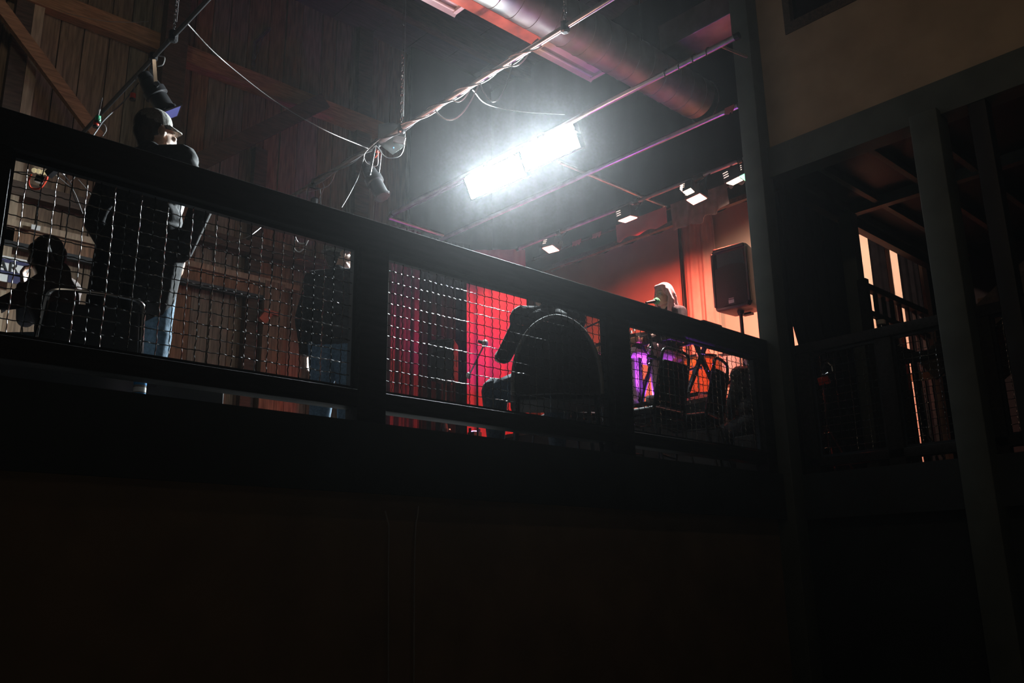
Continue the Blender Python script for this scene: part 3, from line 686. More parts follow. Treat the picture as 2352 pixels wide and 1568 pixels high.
# thin pipe's run of cable and coloured plugs
cable([P(318, 190, d2), P(285, 232, d2 - .1), P(240, 275, d2 - .3), P(222, 300, d2 - .4), P(160, 390, d2 - .6)], 0.008, CABLE_K, 'cable running down from the dark spotlight behind the hat wearer')
def plug(px, py, D, material, label, d=(0, .02, -1)):
    p = P(px, py, D); d = np.array(d, float); t = thing('plug', label, 'plug', p)
    MB().lathe(p, p + d * 0.05, [(0, .012), (.1, .022), (.8, .022), (1, .015)], 12).build('body', material, t, smooth=True)
    MB().lathe(p + d * 0.05, p + d * 0.062, [(0, .024), (1, .024)], 12).build('collar', STEEL_B, t)
    MB().tube([p, p - d * 0.05 + V3(.005, 0, 0), p - d * 0.16 + V3(.012, 0, 0)], 0.005, 6).build('lead', CABLE_G, t)
plug(306, 214, d2 - .1, REDPL, 'red plug hanging at the side of the dark spotlight')
plug(222, 276, d2 - .3, REDPL, 'red plug at the end of the diagonal brace')
plug(226, 266, d2 - .3, GREENPL, 'green plug just above the red plug by the brace')
cable([P(222, 290, d2 - .3), P(238, 285, d2 - .3), P(244, 298, d2 - .3), P(236, 312, d2 - .3)], 0.005, CABLE_G, 'pale cable loop beside the red plug at the brace')
cable([P(365, 128, d2), P(378, 132, d2), P(374, 148, d2), P(362, 152, d2)], 0.007, CABLE_G, 'pale ring of cable above the dark spotlight')
# coils behind the rail
dc = 7.0
cable([onpipe(0, 680), P(676, 520, dc), P(684, 555, dc), P(705, 556, dc), P(708, 532, dc), P(690, 522, dc), P(722, 532, dc), P(720, 545, dc), P(700, 540, dc), P(684, 524, dc), P(678, 545, dc), P(676, 570, dc), P(690, 578, dc), P(706, 556, dc)], 0.007, CABLE_G, 'white cable coil hanging below the rail beside the cap wearer', n=120)
cable([onpipe(0, 668), P(590, 530, dc + .6), P(540, 552, dc + 1.4), onY(480, 566, YB - .01)], 0.005, CABLE_G, 'thin slack wire sagging across the barn wall behind the mesh')
cable([P(712, 410, d3), P(704, 440, d3), P(712, 462, d3), P(724, 470, d3)], 0.005, CABLE_G, 'wire loop on one side of the half hidden spotlight')
cable([P(738, 412, d3), P(744, 430, d3), P(736, 450, d3), P(730, 468, d3)], 0.005, CABLE_G, 'wire loop on the other side of the half hidden spotlight')
cable([P(772, 392, d3), P(760, 420, d3), P(742, 432, d3), P(690, 445, d3)], 0.006, CABLE_G, 'pale cable curving into the half hidden spotlight')
dl = 7.6
cable([P(72, 400, dl), P(66, 416, dl), P(72, 432, dl), P(92, 432, dl), P(106, 415, dl), P(111, 400, dl)], 0.012, CABLE_R, 'bright red cable loop hanging behind the mesh')
cable([P(30, 394, dl), P(70, 396, dl), P(110, 392, dl), P(140, 370, dl)], 0.008, CABLE_G, 'pale cable running level to the tangle of fixtures')
cable([P(120, 395, dl), P(150, 420, dl), P(170, 440, dl), P(190, 490, dl)], 0.006, CABLE_G, 'thin cable falling from the tangle across the dark beam', n=20)
cable([P(140, 395, dl), P(165, 425, dl), P(168, 445, dl), P(178, 470, dl)], 0.006, CABLE_K, 'black cable falling from the tangle across the dark beam', n=20)
cable([P(150, 400, dl), P(165, 388, dl), P(172, 405, dl), P(160, 418, dl)], 0.005, CABLE_G, 'little cable loop beside the tangle of fixtures')
cable([P(180, 412, dl), P(200, 435, dl), P(212, 452, dl)], 0.004, CABLE_G, 'straight thin wire over the boards beside the hat wearer')
# flood fixture in the tangle
t = thing('wall_fixture', 'pale ribbed light fixture behind the mesh above the red cable loop', 'light fixture', P(110, 385, dl))
A0 = onY(78, 366, YB - 1.0); 
a, b = P(78, 372, dl), P(142, 386, dl)
MB().bar(a, b, 0.16, 0.07).build('housing', FIXTURE, t, bevel=0.004)
for i in range(5):
    c = a + (b - a) * (0.05 + i * 0.16) + V3(0, 0, -0.075); MB().ell(c, (.022, .022, .022), None, 8, 10).build('bulb', mat('dim_bulb', (.8, .7, .45), .3, emit=.35, ecol=(1, .85, .5)), t, smooth=True)
MB().bar(P(74, 362, dl), P(76, 378, dl), 0.02, 0.1).build('end_plate', CHROME, t)
t = thing('clamp_fixture', 'black clamp arm with bright bolts beside the pale ribbed fixture', 'clamp', P(140, 385, dl))
MB().bar(P(110, 402, dl - .1), P(152, 366, dl - .1), 0.05, 0.06).build('arm', STEEL_B, t)
for (x_, y_) in ((146, 381), (148, 393)):
    MB().bar(P(x_, y_, dl - .15), P(x_ + 16, y_ + 3, dl - .15), 0.018, 0.018).build('bolt', CHROME, t)
MB().bar(P(150, 376, dl - .15), P(147, 398, dl - .15), 0.02, 0.02).build('bracket', CHROME, t)
MB().bar(P(84, 410, dl), P(104, 415, dl), 0.05, 0.06).build('connector', CHROME, t)
t = thing('conduit', 'bent grey conduit with a thin wire on the upper barn wall', 'conduit', onY(585, 98, YB - .03))
MB().tube([onY(619, 66, YB - .02), onY(585, 98, YB - .02), onY(581, 152, YB - .02)], 0.022, 8).build('tube', GALV, t)
MB().tube([onY(607, 78, YB - .03), onY(596, 108, YB - .02), onY(582, 148, YB - .02)], 0.006, 6).build('wire', GALV, t)

# cords on the lower wall
for px0, pts, lab in ((890, [(885, 1174), (889, 1190), (893, 1215), (892, 1300), (892, 1450), (892, 1620)], 'thin pale cord hanging on the lower wall, the one that starts lower'),
                      (955, [(961, 1162), (959, 1185), (955, 1210), (952, 1300), (951, 1450), (950, 1620)], 'thin pale cord hanging on the lower wall, the one that starts higher')):
    p3 = [onY(x_, y_, YR - 0.0) for x_, y_ in pts]
    tag(MB().tube(curve(p3, 30), 0.0035, 6).build('hanging_cable', CABLE_G, None, smooth=True), lab, 'cord')

# sign on the barn wall
YS = YB - 0.25
t = thing('wall_sign', 'white sign with navy lines and black capital letters on the barn wall', 'sign', onY(0, 640, YS))
def signbox(x0, y0, x1, y1, material, nm, Y, th=0.01):
    a, b = onY(x0, y0, Y), onY(x1, y1, Y)
    return MB().box((a[0], Y - th / 2, b[2]), (b[0], Y + th / 2, a[2])).build(nm, material, t)
a0 = onY(40, 593, YS); a1 = onY(40, 652, YS)
xl, xr = onY(-90, 620, YS)[0], onY(66, 620, YS)[0]
MB().box((xl, YS, a1[2]), (xr, YS + 0.02, a0[2])).build('board', WHITE, t)
for yy in (604, 628 + 3):
    z = onY(40, yy, YS)[2]; hgt = 0.018
    MB().box((xl, YS - 0.004, z - hgt), (xr, YS, z + hgt)).build('stripe', NAVY, t)
MB().box((xr - 0.17, YS - 0.004, a1[2]), (xr, YS, onY(40, 633, YS)[2])).build('stripe', NAVY, t)
fc = bpy.data.curves.new('letters', 'FONT'); fc.body = 'WAR'; fc.size = 0.15; fc.extrude = 0.003; fc.space_character = 1.05
fo = bpy.data.objects.new('letters', fc); COL.objects.link(fo)
dg = bpy.context.evaluated_depsgraph_get(); me = bpy.data.meshes.new_from_object(fo.evaluated_get(dg)); bpy.data.objects.remove(fo)
me.materials.clear(); me.materials.append(BLACKP)
lo = bpy.data.objects.new('lettering', me); COL.objects.link(lo); lo.parent = t
zc_ = onY(24, 625, YS)[2]; xw = max(v.co.x for v in me.vertices)
lo.location = (onY(43, 620, YS)[0] - xw - t.location[0], YS - 0.006 - t.location[1], zc_ - t.location[2]); lo.rotation_euler = (math.pi / 2, 0, 0)
g_ = onY(40, 541 - 16, YB - .17)
tag(MB().box((onY(71, 520, YB - .2)[0], YB - .22, onY(71, 527, YB - .2)[2]), (onY(92, 520, YB - .2)[0], YB - .2, onY(71, 516, YB - .2)[2])).build('paper_note', WHITE, None), 'small white paper note on the pale moulding', 'note')
t = thing('door_handle_set', 'reddish handle plate on the brown post behind the mesh', 'handle', onY(606, 725, YB - .19))
MB().bar(onY(600, 738, YB - .19), onY(617, 718, YB - .19), 0.06, 0.10).build('plate', RUST, t)
MB().bar(onY(606, 712, YB - .2), onY(640, 722, YB - .2), 0.03, 0.04).build('lever', RUST, t)

# ================================================================ LOUDSPEAKERS
def rrect(w, h, r, n=5):
    pts = []
    for cx, cz, a0 in ((w/2-r, h/2-r, 0), (-w/2+r, h/2-r, 90), (-w/2+r, -h/2+r, 180), (w/2-r, -h/2+r, 270)):
        for i in range(n + 1):
            a = math.radians(a0 + 90 * i / n); pts.append((cx + r * math.cos(a), cz + r * math.sin(a)))
    return pts
def loft(mb, secs):                                # sections: lists of 3-D points, same count; open between, capped at ends
    n = len(secs[0]); vs_ = [p for s_ in secs for p in s_]; fs = []
    for i in range(len(secs) - 1):
        for j in range(n):
            a, b = i * n + j, i * n + (j + 1) % n; fs.append((a, b, b + n, a + n))
    fs += [tuple(range(n - 1, -1, -1)), tuple((len(secs) - 1) * n + j for j in range(n))]
    return mb.add(vs_, fs)
def loudspeaker(label, p, rz, sc=1.0):             # local: front faces +Y, base at z = 0
    t = thing('loudspeaker', label, 'loudspeaker', p, rz); W, H, D = 0.40 * sc, 0.66 * sc, 0.36 * sc
    sec = lambda w, h, y, r: [(x, y, z + H / 2) for x, z in rrect(w, h, r)]
    loft(MB(), [sec(W * .78, H * .92, -D, .02 * sc), sec(W * .82, H * .96, -D * .9, .03 * sc), sec(W, H, -0.04 * sc, .04 * sc), sec(W, H, -0.02 * sc, .04 * sc)]).build('cabinet', PLASTIC, t, local=True, smooth=True)
    # front bezel with a horn recess above and a bowed grille below
    fr = MB(); y0, y1 = -0.02 * sc, 0.0
    zt, zm = H, H * 0.66
    outer = [(x, z + H / 2) for x, z in rrect(W, H, .04 * sc)]
    for sgn in (-1, 1): fr.box((sgn * W / 2, y0, .045 * sc), (sgn * (W / 2 - .028 * sc), y1 + .014 * sc, H - .045 * sc))
    fr.box((-W / 2 + .03 * sc, y0, H - .035 * sc), (W / 2 - .03 * sc, y1 + .014 * sc, H)).box((-W / 2 + .03 * sc, y0, 0), (W / 2 - .03 * sc, y1 + .014 * sc, .035 * sc))
    fr.build('bezel', PLASTIC, t, local=True, bevel=.008 * sc)
    hn = MB(); w2 = W / 2 - .03 * sc
    A_ = [(-w2, y1, zm), (w2, y1, zm), (w2, y1, H - .04 * sc), (-w2, y1, H - .04 * sc)]
    B_ = [(-w2 * .35, -.10 * sc, zm + .09 * sc), (w2 * .35, -.10 * sc, zm + .09 * sc), (w2 * .35, -.10 * sc, H - .10 * sc), (-w2 * .35, -.10 * sc, H - .10 * sc)]
    hn.add(A_ + B_, [(0, 1, 5, 4), (1, 2, 6, 5), (2, 3, 7, 6), (3, 0, 4, 7), (4, 5, 6, 7)]).build('horn', mat('horn_plastic', (.05, .045, .05), .3, 0, .2, 20), t, local=True)
    g = []
    for i in range(13):
        u = i / 12; x = (u - .5) * 2 * w2
        g.append([(x, .018 * sc * (1 - (2 * u - 1) ** 2) + .004, .03 * sc + (zm - .03 * sc + .025 * sc * (1 - (2 * u - 1) ** 2)) * v) for v in np.linspace(0, 1, 8)])
    MB().quadsheet(g, .006).build('grille', GRILLE, t, local=True, smooth=True)
    MB().box((-.03 * sc, .018 * sc, .05 * sc), (.03 * sc, .027 * sc, .085 * sc)).build('badge', BADGE, t, local=True)
    MB().box((-.028 * sc, .018 * sc, .092 * sc), (.028 * sc, .026 * sc, .105 * sc)).build('badge', mat('dim_badge', (.25, .25, .25), .4), t, local=True)
    for sgn in (-1, 1): MB().box((sgn * W * .43, -D * .62, H * .36), (sgn * W * .475, -D * .38, H * .64)).build('handle', BLACKP, t, local=True, bevel=.006)
    MB().lathe((0, -D * .45, -.03 * sc), (0, -D * .45, .005), [(0, .03 * sc), (1, .036 * sc)], 16).build('pole_socket', PLASTIC, t, local=True)
    MB().box((-W * .2, -D * .8, -.02), (W * .05, -D * .62, .0)).build('foot', PLASTIC, t, local=True)
    return t
def speaker_stand(label, x, y, z0, z1, rz=0.3, hub=0.55):
    t = thing('speaker_stand', label, 'stand', (x, y, z0), rz); h = z1 - z0
    MB().tube([(0, 0, .12), (0, 0, h)], .018, 12).build('pole', STEEL_B, t, local=True, smooth=True)
    MB().tube([(0, 0, .10), (0, 0, h * .62)], .023, 12).build('outer_tube', STEEL_B, t, local=True, smooth=True)
    MB().lathe((0, 0, h * .58), (0, 0, h * .66), [(0, .03), (.5, .04), (1, .03)], 14).build('collar', PLASTIC, t, local=True)
    MB().tube([(0, 0, h * .62), (.07, 0, h * .62)], .008, 8).ell((.08, 0, h * .62), (.018, .018, .018), None, 6, 8).build('knob', CHROME, t, local=True)
    MB().lathe((0, 0, hub - .05), (0, 0, hub + .03), [(0, .035), (.5, .05), (1, .035)], 14).build('hub', PLASTIC, t, local=True)
    for i in range(3):
        a = 2 * math.pi * i / 3; d = V3(math.cos(a), math.sin(a), 0)
        l = MB().bar(d * .04 + V3(0, 0, hub), d * .52 + V3(0, 0, .02), .03, .02).build('leg', STEEL_B, t, local=True)
        MB().ell(d * .53 + V3(0, 0, .018), (.022, .022, .018), None, 6, 8).build('rubber_foot', PLASTIC, l, local=True)
        MB().bar(d * .03 + V3(0, 0, .12), d * .3 + V3(0, 0, hub * .47), .018, .006).build('brace', STEEL_B, t, local=True)
    return t
def az(deg): return -math.radians(deg)             # local +Y turned to the azimuth (from +Y towards +X)
s1 = P(1684, 708, 8.9)
loudspeaker('large black loudspeaker on a pole stand beside the corner column, above the long guard rail', s1, az(264))
b = s1 + rotz(az(264)) @ V3(0, -.16, 0)
speaker_stand('black pole stand carrying the large loudspeaker beside the corner column', b[0], b[1], 0.0 if b[0] < 6.6 else ZST, s1[2] + .0, 0.5, 0.42)
s2 = P(1014, 872, 9.8)
loudspeaker('smaller black loudspeaker seen through the mesh in front of the dark drape', s2, az(238), 0.70)
b = s2 + rotz(az(238)) @ V3(0, -.11, 0)
speaker_stand('tripod stand under the smaller loudspeaker', b[0], b[1], 0.0 if b[0] < 6.6 else ZST, s2[2], 0.2, 0.30)

# ================================================================ CHAIRS
def banquet_chair(label, x, y, z, rz, group='banquet chairs on the deck'):
    t = thing('banquet_chair', label, 'chair', (x, y, z), rz, group)
    MB().box((-.20, -.19, .43), (.20, .21, .50)).build('seat', VINYL, t, local=True, bevel=.025)
    tilt = lambda zz: -.19 - (zz - .46) * .22
    g = []
    for i in range(9):
        u = i / 8; xx = (u - .5) * .38
        g.append([(xx * (1 - .10 * v), tilt(.50 + .34 * v) - .015 * math.sin(math.pi * u), .50 + .34 * v) for v in np.linspace(0, 1, 7)])
    MB().quadsheet(g, .05).build('backrest', VINYL, t, local=True, bevel=.012)
    pts = []
    for zz in (.46, .6, .75, .86): pts.append((-.205 * (1 - .09 * (zz - .5) / .36), tilt(zz), zz))
    pts += [(-.175, tilt(.90), .905), (-.13, tilt(.925), .928), (0, tilt(.93), .934), (.13, tilt(.925), .928), (.175, tilt(.90), .905)]
    for zz in (.86, .75, .6, .46): pts.append((.205 * (1 - .09 * (zz - .5) / .36), tilt(zz), zz))
    MB().tube(curve(pts, 48), .0125, 8).build('back_frame', STEEL_B, t, local=True, smooth=True)
    MB().tube([(-.195, -.185, .42), (.195, -.185, .42), (.195, .2, .42), (-.195, .2, .42), (-.195, -.185, .42)], .011, 8).build('seat_frame', STEEL_B, t, local=True)
    for sx in (-1, 1):
        for (y0, y1) in ((.19, .23), (-.18, -.26)):
            l = MB().tube([(sx * .195, y0, .42), (sx * .205, (y0 + y1) / 2, .2), (sx * .21, y1, .012)], .0115, 8).build('leg', STEEL_B, t, local=True, smooth=True)
            MB().lathe((sx * .21, y1, 0), (sx * .21, y1, .03), [(0, .015), (1, .015)], 8).build('foot_cap', PLASTIC, l, local=True)
    MB().tube([(-.2, .21, .2), (.2, .21, .2)], .009, 6).build('stretcher', STEEL_B, t, local=True)
    return t
c1 = P(1548, 808, 6.75)
def chair_at(px, py, D, azd): 
    q = onZ(px, py, .93); o = rotz(az(azd)) @ V3(0, -.29, .93); return q - o
q = chair_at(1553, 806, 6.75, -4)
chair = banquet_chair('empty black banquet chair seen in front of the purple lit keyboard stand', q[0], max(q[1], YR + .42), 0, az(-4))
q = chair_at(1657, 829, 6.95, -18)
dup(chair, (q[0], max(q[1], YR + .42), 0), az(-18), 'empty black banquet chair beneath the large loudspeaker')
q = onZ(222, 684, .64); o = rotz(az(12)) @ V3(0, -.29, 0)
t = dup(chair, (q[0] - o[0], q[1] - o[1], 0), az(12), 'low black lounge chair with a bright tube frame, in front of the brown jacket wearer')
t.name = 'lounge_chair'; t.scale = (1.18, 1, .71); del t['group']
for c_ in t.children:
    if c_.name.startswith('back_frame'):
        c_.data = c_.data.copy(); c_.data.materials.clear(); c_.data.materials.append(CHROME); c_['label'] = 'bright tube frame'
q = P(1385, 925, 6.9)
dup(chair, (q[0] - .1, q[1] + .3, 0), az(20), 'empty banquet chair between the round backed chair and the keyboard stand')
# round backed chair
q = P(1275, 734, 5.80); rcz = q[2]
t = thing('round_back_chair', 'wide black round backed chair with grey piping, under the seated bald person', 'chair', tuple(V3(q[0], q[1], 0) - rotz(az(42)) @ V3(0, -.27, 0)), az(42))
RCH = tuple(t.location); g = []
for i in range(25):
    a = math.pi * i / 24; cx, cz = -math.cos(a), math.sin(a) ** .8
    row = []
    for v in np.linspace(0, 1, 6):
        zz = .38 + (rcz - .38) * cz * (1 - v)
        row.append((.285 * cx, -.26 + .05 * (1 - abs(cx)) * -1 - .03 * (zz - .38), zz))
    g.append(row)
MB().quadsheet(g, .05).build('backrest', VINYL, t, local=True, smooth=True)
MB().tube([(p[0][0], p[0][1] - .028, p[0][2]) for p in g], .013, 8).build('piping', mat('grey_piping', (.17, .165, .16), .7), t, local=True, smooth=True)
MB().box((-.29, -.24, .36), (.29, .28, .47)).build('seat', VINYL, t, local=True, bevel=.04)
for sx in (-1, 1):
    for y0 in (-.22, .22): MB().tube([(sx * .25, y0, .37), (sx * .27, y0 * 1.1, .0)], .016, 8).build('leg', STEEL_B, t, local=True)

# ================================================================ PEOPLE
def hand(mb, w, d, up, s=1.0, curl=0.5, thumb=1):
    d = np.array(d, float); d /= np.linalg.norm(d); up = np.array(up, float); up -= d * (up @ d); up /= np.linalg.norm(up); sd = np.cross(d, up)
    w = np.array(w, float)
    for k in (-1, -.33, .33, 1): mb.cap(w + d * .01 + sd * k * .014 * s, w + d * .085 * s + sd * k * .028 * s, .015 * s, .012 * s, 8)
    for k, L in zip((-1, -.33, .33, 1), (.058, .07, .075, .066)):
        a = w + d * .088 * s + sd * k * .029 * s; r = .0085 * s
        d1 = d * math.cos(curl * .6) - up * math.sin(curl * .6); d2 = d * math.cos(curl * 1.6) - up * math.sin(curl * 1.6)
        b_ = a + d1 * L * .5 * s; c = b_ + d2 * L * .5 * s
        mb.cap(a - d * .01, b_, r * 1.1, r, 8); mb.cap(b_, c, r, r * .8, 8)
    a = w + d * .03 * s + sd * thumb * .028 * s; b_ = a + (d * .6 + sd * thumb * .6 - up * .2) * .045 * s; c = b_ + (d * .9 - up * .35) * .032 * s
    mb.cap(a, b_, .013 * s, .0105 * s, 8); mb.cap(b_, c, .0105 * s, .008 * s, 8)
def headshape(mb, c, R, s=1.0):
    c = np.array(c, float); T = lambda x, y, z: c + R @ V3(x, y, z) * s
    mb.ell(T(0, -.012, .035), np.array((.074, .093, .092)) * s, R)          # skull
    mb.ell(T(0, .022, -.035), np.array((.060, .070, .078)) * s, R)          # face
    mb.ell(T(0, .062, -.098), np.array((.026, .022, .020)) * s, R)          # chin
    mb.cap(T(0, .088, .012), T(0, .104, -.030), .009 * s, .014 * s, 8)      # nose
    for k in (-1, 1):
        mb.ell(T(k * .012, .096, -.034), np.array((.010, .010, .008)) * s, R, 6, 8)
        mb.ell(T(k * .034, .074, -.028), np.array((.022, .018, .020)) * s, R)   # cheek
        mb.cap(T(k * .012, .089, .030), T(k * .044, .074, .030), .008 * s, .007 * s, 8)  # brow
        mb.ell(T(k * .076, -.008, -.012), np.array((.010, .020, .032)) * s, R)  # ear
        mb.cap(T(k * .05, .015, -.085), T(k * .012, .062, -.105), .018 * s, .016 * s, 8)  # jaw
    mb.cap(T(-.016, .088, -.064), T(.016, .088, -.064), .008 * s, .008 * s, 8)
STAND = dict(pelvis=(0, 0, .95), waist=(0, .0, 1.08), chest=(0, .0, 1.28), neck=(0, -.015, 1.46), head=(0, .015, 1.62),
             shR=(.18, -.01, 1.41), shL=(-.18, -.01, 1.41), elR=(.25, -.03, 1.12), elL=(-.25, -.03, 1.12), wrR=(.25, .08, .88), wrL=(-.25, .08, .88),
             hpR=(.09, 0, .92), hpL=(-.09, 0, .92), knR=(.10, .02, .50), knL=(-.10, .02, .50), anR=(.11, -.02, .09), anL=(-.11, -.02, .09))
SIT = dict(pelvis=(0, 0, .55), waist=(0, -.01, .68), chest=(0, -.01, .88), neck=(0, .01, 1.06), head=(0, .045, 1.20),
           shR=(.175, 0, 1.00), shL=(-.175, 0, 1.00), elR=(.23, .08, .74), elL=(-.23, .08, .74), wrR=(.14, .30, .66), wrL=(-.14, .30, .66),
           hpR=(.09, .02, .53), hpL=(-.09, .02, .53), knR=(.12, .44, .53), knL=(-.12, .44, .53), anR=(.12, .42, .09), anL=(-.12, .42, .09))
def rot_h(yaw, pitch=0, roll=0):
    c, s = math.cos(pitch), math.sin(pitch); Rx = np.array([[1, 0, 0], [0, c, -s], [0, s, c]])
    c, s = math.cos(roll), math.sin(roll); Ry = np.array([[c, 0, s], [0, 1, 0], [-s, 0, c]])
    return rotz(yaw) @ Ry @ Rx
COATS = []
def person(label, loc, rz, base, over=None, s=1.0, girth=1.0, skin=SKIN, top=CLOTH_K, bottom=DENIM, shoe=VINYL, hyaw=0, hpitch=0, hroll=0, sleeves=True, handspec=None, hair=HAIR_D, female=False, vox=0.0085, shirt=None, coat=False):
    J = {k: np.array(v, float) for k, v in base.items()}
    for k, v in (over or {}).items(): J[k] = np.array(v, float)
    t = thing('person', label, 'person', loc, rz); t.scale = (s, s, s)
    G = girth; R = rot_h(hyaw, hpitch, hroll)
    limbs = [('shR', 'elR', .050, .041), ('shL', 'elL', .050, .041), ('elR', 'wrR', .041, .027), ('elL', 'wrL', .041, .027)]
    legs = [('hpR', 'knR', .083, .056), ('hpL', 'knL', .083, .056), ('knR', 'anR', .056, .037), ('knL', 'anL', .056, .037)]
    shw = .85 if female else 1.0
    def torso(mb, e):
        mb.ell(J['pelvis'], ((.155 * G) + e, (.115 * G) + e, .12 + e))
        mb.ell(J['waist'], ((.135 if female else .15) * G + e, .105 * G + e, .14 + e)); mb.ell(J['chest'], (.155 * shw * G + e, .112 * G + e, .18 + e))
        for k in 'RL': mb.cap(J['sh' + k], J['neck'] * .6 + J['sh' + k] * .4, .058 * G + e, .05 + e); mb.cap(J['sh' + k], J['chest'] + (J['sh' + k] - J['chest']) * V3(.55, 1, .2), .055 * G + e, .08 + e)
    mb = MB(); torso(mb, 0)
    mb.cap(J['neck'] - V3(0, 0, .05), J['head'] - R @ V3(0, .012, .06), .056, .052)
    headshape(mb, J['head'], R)
    for a, b_, r1, r2 in limbs: mb.cap(J[a], J[b_], r1 * (1 if not female else .85), r2 * (1 if not female else .85))
    for a, b_, r1, r2 in legs: mb.cap(J[a], J[b_], r1 * G, r2)
    for k in 'RL':
        d = J['wr' + k] - J['el' + k]; hs = (handspec or {}).get(k, {})
        hand(mb, J['wr' + k], hs.get('d', d), hs.get('up', (0, -.3, 1) if abs(d[2]) < .15 else ((1 if k == 'R' else -1), 0, 0)), .9 if female else 1.0, hs.get('curl', .5), -1 if k == 'R' else 1)
        f = J['an' + k]; mb.cap(f - V3(0, .02, .02), f + V3(0, .14, -.05), .035, .03)
    blob('body', mb, vox, skin, t, 3)
    e = .014; tp = MB(); torso(tp, e)
    tp.cap(J['neck'] - V3(0, .005, .03), J['neck'] + V3(0, 0, .012), .068, .062)
    for a, b_, r1, r2 in limbs:
        if sleeves or a.startswith('sh'):
            q = J[b_] if a.startswith('sh') else J[a] + (J[b_] - J[a]) * .93
            if not sleeves: q = J[a] + (J[b_] - J[a]) * .35
            tp.cap(J[a], q, r1 + e + .004, r2 + e + .004)
    if coat:
        tp.ell(J['pelvis'], (.19 * G, .15 * G, .17))
        for k in 'RL': tp.cap(J['hp' + k] + V3(0, 0, .05), J['hp' + k] * .35 + J['kn' + k] * .65 + V3(-.03, -.02, 0), .115 * G, .10 * G)
    blob('jacket' if sleeves else 'top', tp, vox, top, t, 4)
    if shirt is not None:
        sh = MB(); sh.ell(J['waist'] + V3(.0, .035, -.06), (.145 * G, .115 * G, .20)); sh.ell(J['chest'] + V3(.03, .04, -.05), (.12 * G, .10 * G, .20)); blob('shirt', sh, vox, shirt, t, 4)
    tr = MB(); tr.ell(J['pelvis'] - V3(0, 0, .03), (.152 * G + .006, .112 * G + .006, .11))
    for a, b_, r1, r2 in legs: tr.cap(J[a], J[b_] if a.startswith('hp') else J[b_] + V3(0, 0, .02), (r1 + .012) * G, r2 + .020)
    blob('trousers', tr, vox, bottom, t, 3)
    for k in 'RL':
        so_ = MB(); f = J['an' + k]; so_.cap(f - V3(0, .03, .045), f + V3(0, .15, -.055), .042, .036).cap(f - V3(0, .01, -.01), f - V3(0, .01, .04), .045, .045)
        blob('shoe', so_, .008, shoe, t, 2)
    T = lambda x, y, z: J['head'] + R @ V3(x, y, z)
    for k in (-1, 1):
        ey = MB().ell(T(k * .030, .080, .004), (.011, .008, .008), R, 8, 10).build('eye', mat('eye_white', (.75, .72, .70), .3), t, local=True, smooth=True)
        MB().ell(T(k * .030, .087, .004), (.005, .003, .005), R, 6, 8).build('iris', mat('dark_iris', (.03, .02, .015), .3), ey, local=True)
    MB().ell(T(0, .094, -.062), (.020, .006, .0055), R, 6, 12).ell(T(0, .093, -.070), (.017, .006, .006), R, 6, 12).build('lips', mat('lips', (.55, .18, .16), .5), t, local=True, smooth=True)
    if hair is not None:
        hb = MB(); hb.ell(T(0, -.022, .040), (.080, .094, .092), R); hb.cap(T(0, -.07, .0), T(0, -.06, -.07), .055, .045)
        ha = hb.build('hair', hair, t, local=True, smooth=True)
    return t, J, R, T

# hat wearer, standing at the left
hp = P(352, 300, 5.1)
t, J, R, T = person('person standing in dark coat, pale shirt, jeans and brimmed grey cap, one elbow out', (hp[0], hp[1], 0), az(52), STAND,
    dict(elR=(.34, -.06, 1.13), wrR=(.20, .03, .90), elL=(-.29, .02, 1.13), wrL=(-.22, .14, .93), head=(0.0, .03, 1.60)), s=max(.95, min(1.12, (hp[2] + .02) / 1.62)), girth=1.22, hyaw=-.5, hpitch=.18, shirt=CLOTH_W, coat=True, shoe=VINYL, hair=HAIR_D,
    handspec=dict(R=dict(d=(-.3, .35, -.8), up=(1, 0, 0))))
cp = MB(); cp.ell(T(0, -.012, .055), (.086, .100, .078), R)
blob('cap', cp, .007, CAPCLOTH, t, 2)
g = []
for i in range(11):
    a = math.radians(-62 + 124 * i / 10)
    g.append([T(math.sin(a) * (.082 + v * .026), -.012 + math.cos(a) * (.094 + v * .055), .030 - v * .014 - .02 * abs(math.sin(a)) * v) for v in (0, .33, .66, 1)])
MB().quadsheet(g, .004).build('cap_brim', CAPCLOTH, t, local=True, smooth=True)
MB().tube(curve([T(.078, .0, .006), T(.060, .09, .006), T(.03, .108, -.004), T(0, .108, .0)], 16), .002, 6).build('glasses', STEEL_B, t, local=True)

# cap wearer
hp = P(779, 590, 6.6)
t, J, R, T = person('person standing in black jacket, jeans and grey knit cap beside the wide post', (hp[0], hp[1], 0), az(48), STAND,
    dict(elR=(.24, .03, 1.12), wrR=(.16, .16, .93)), s=(hp[2] + .02) / 1.62, girth=1.25, hyaw=-.85, hpitch=.12, hair=HAIR_D)
cp = MB(); cp.ell(T(0, -.018, .050), (.090, .106, .086), R); blob('cap', cp, .007, CAPCLOTH, t, 2)
cb = MB(); g = [T(.093 * math.sin(a), -.018 + .108 * math.cos(a), .025) for a in np.linspace(0, 2 * math.pi, 25)]; cb.tube(g, .012, 8).build('cap_band', CAPCLOTH, t, local=True, smooth=True)

# seated bald person
hp = P(1256, 655, 5.95)
ro = V3(*RCH)
hp = P(1256, 662, depth(ro + V3(0, 0, 1.1)) + .03)
t, J, R, T = person('bald person in dark jacket seated on the round backed chair', (hp[0], hp[1], 0), az(36), SIT,
    dict(elL=(-.30, .12, .76), wrL=(-.30, .36, .82), knL=(-.34, .40, .56), anL=(-.34, .36, .09), elR=(.27, .06, .74)), bottom=mat('dark_denim', (.03, .05, .075), .9, 0, .3, 60, bump=.2), s=(hp[2] - .03) / 1.20, girth=1.5, hyaw=.3, hpitch=-.35, top=CLOTH_K, hair=None, handspec=dict(L=dict(d=(0, 1, .3), up=(0, -.3, 1), curl=1.3)))
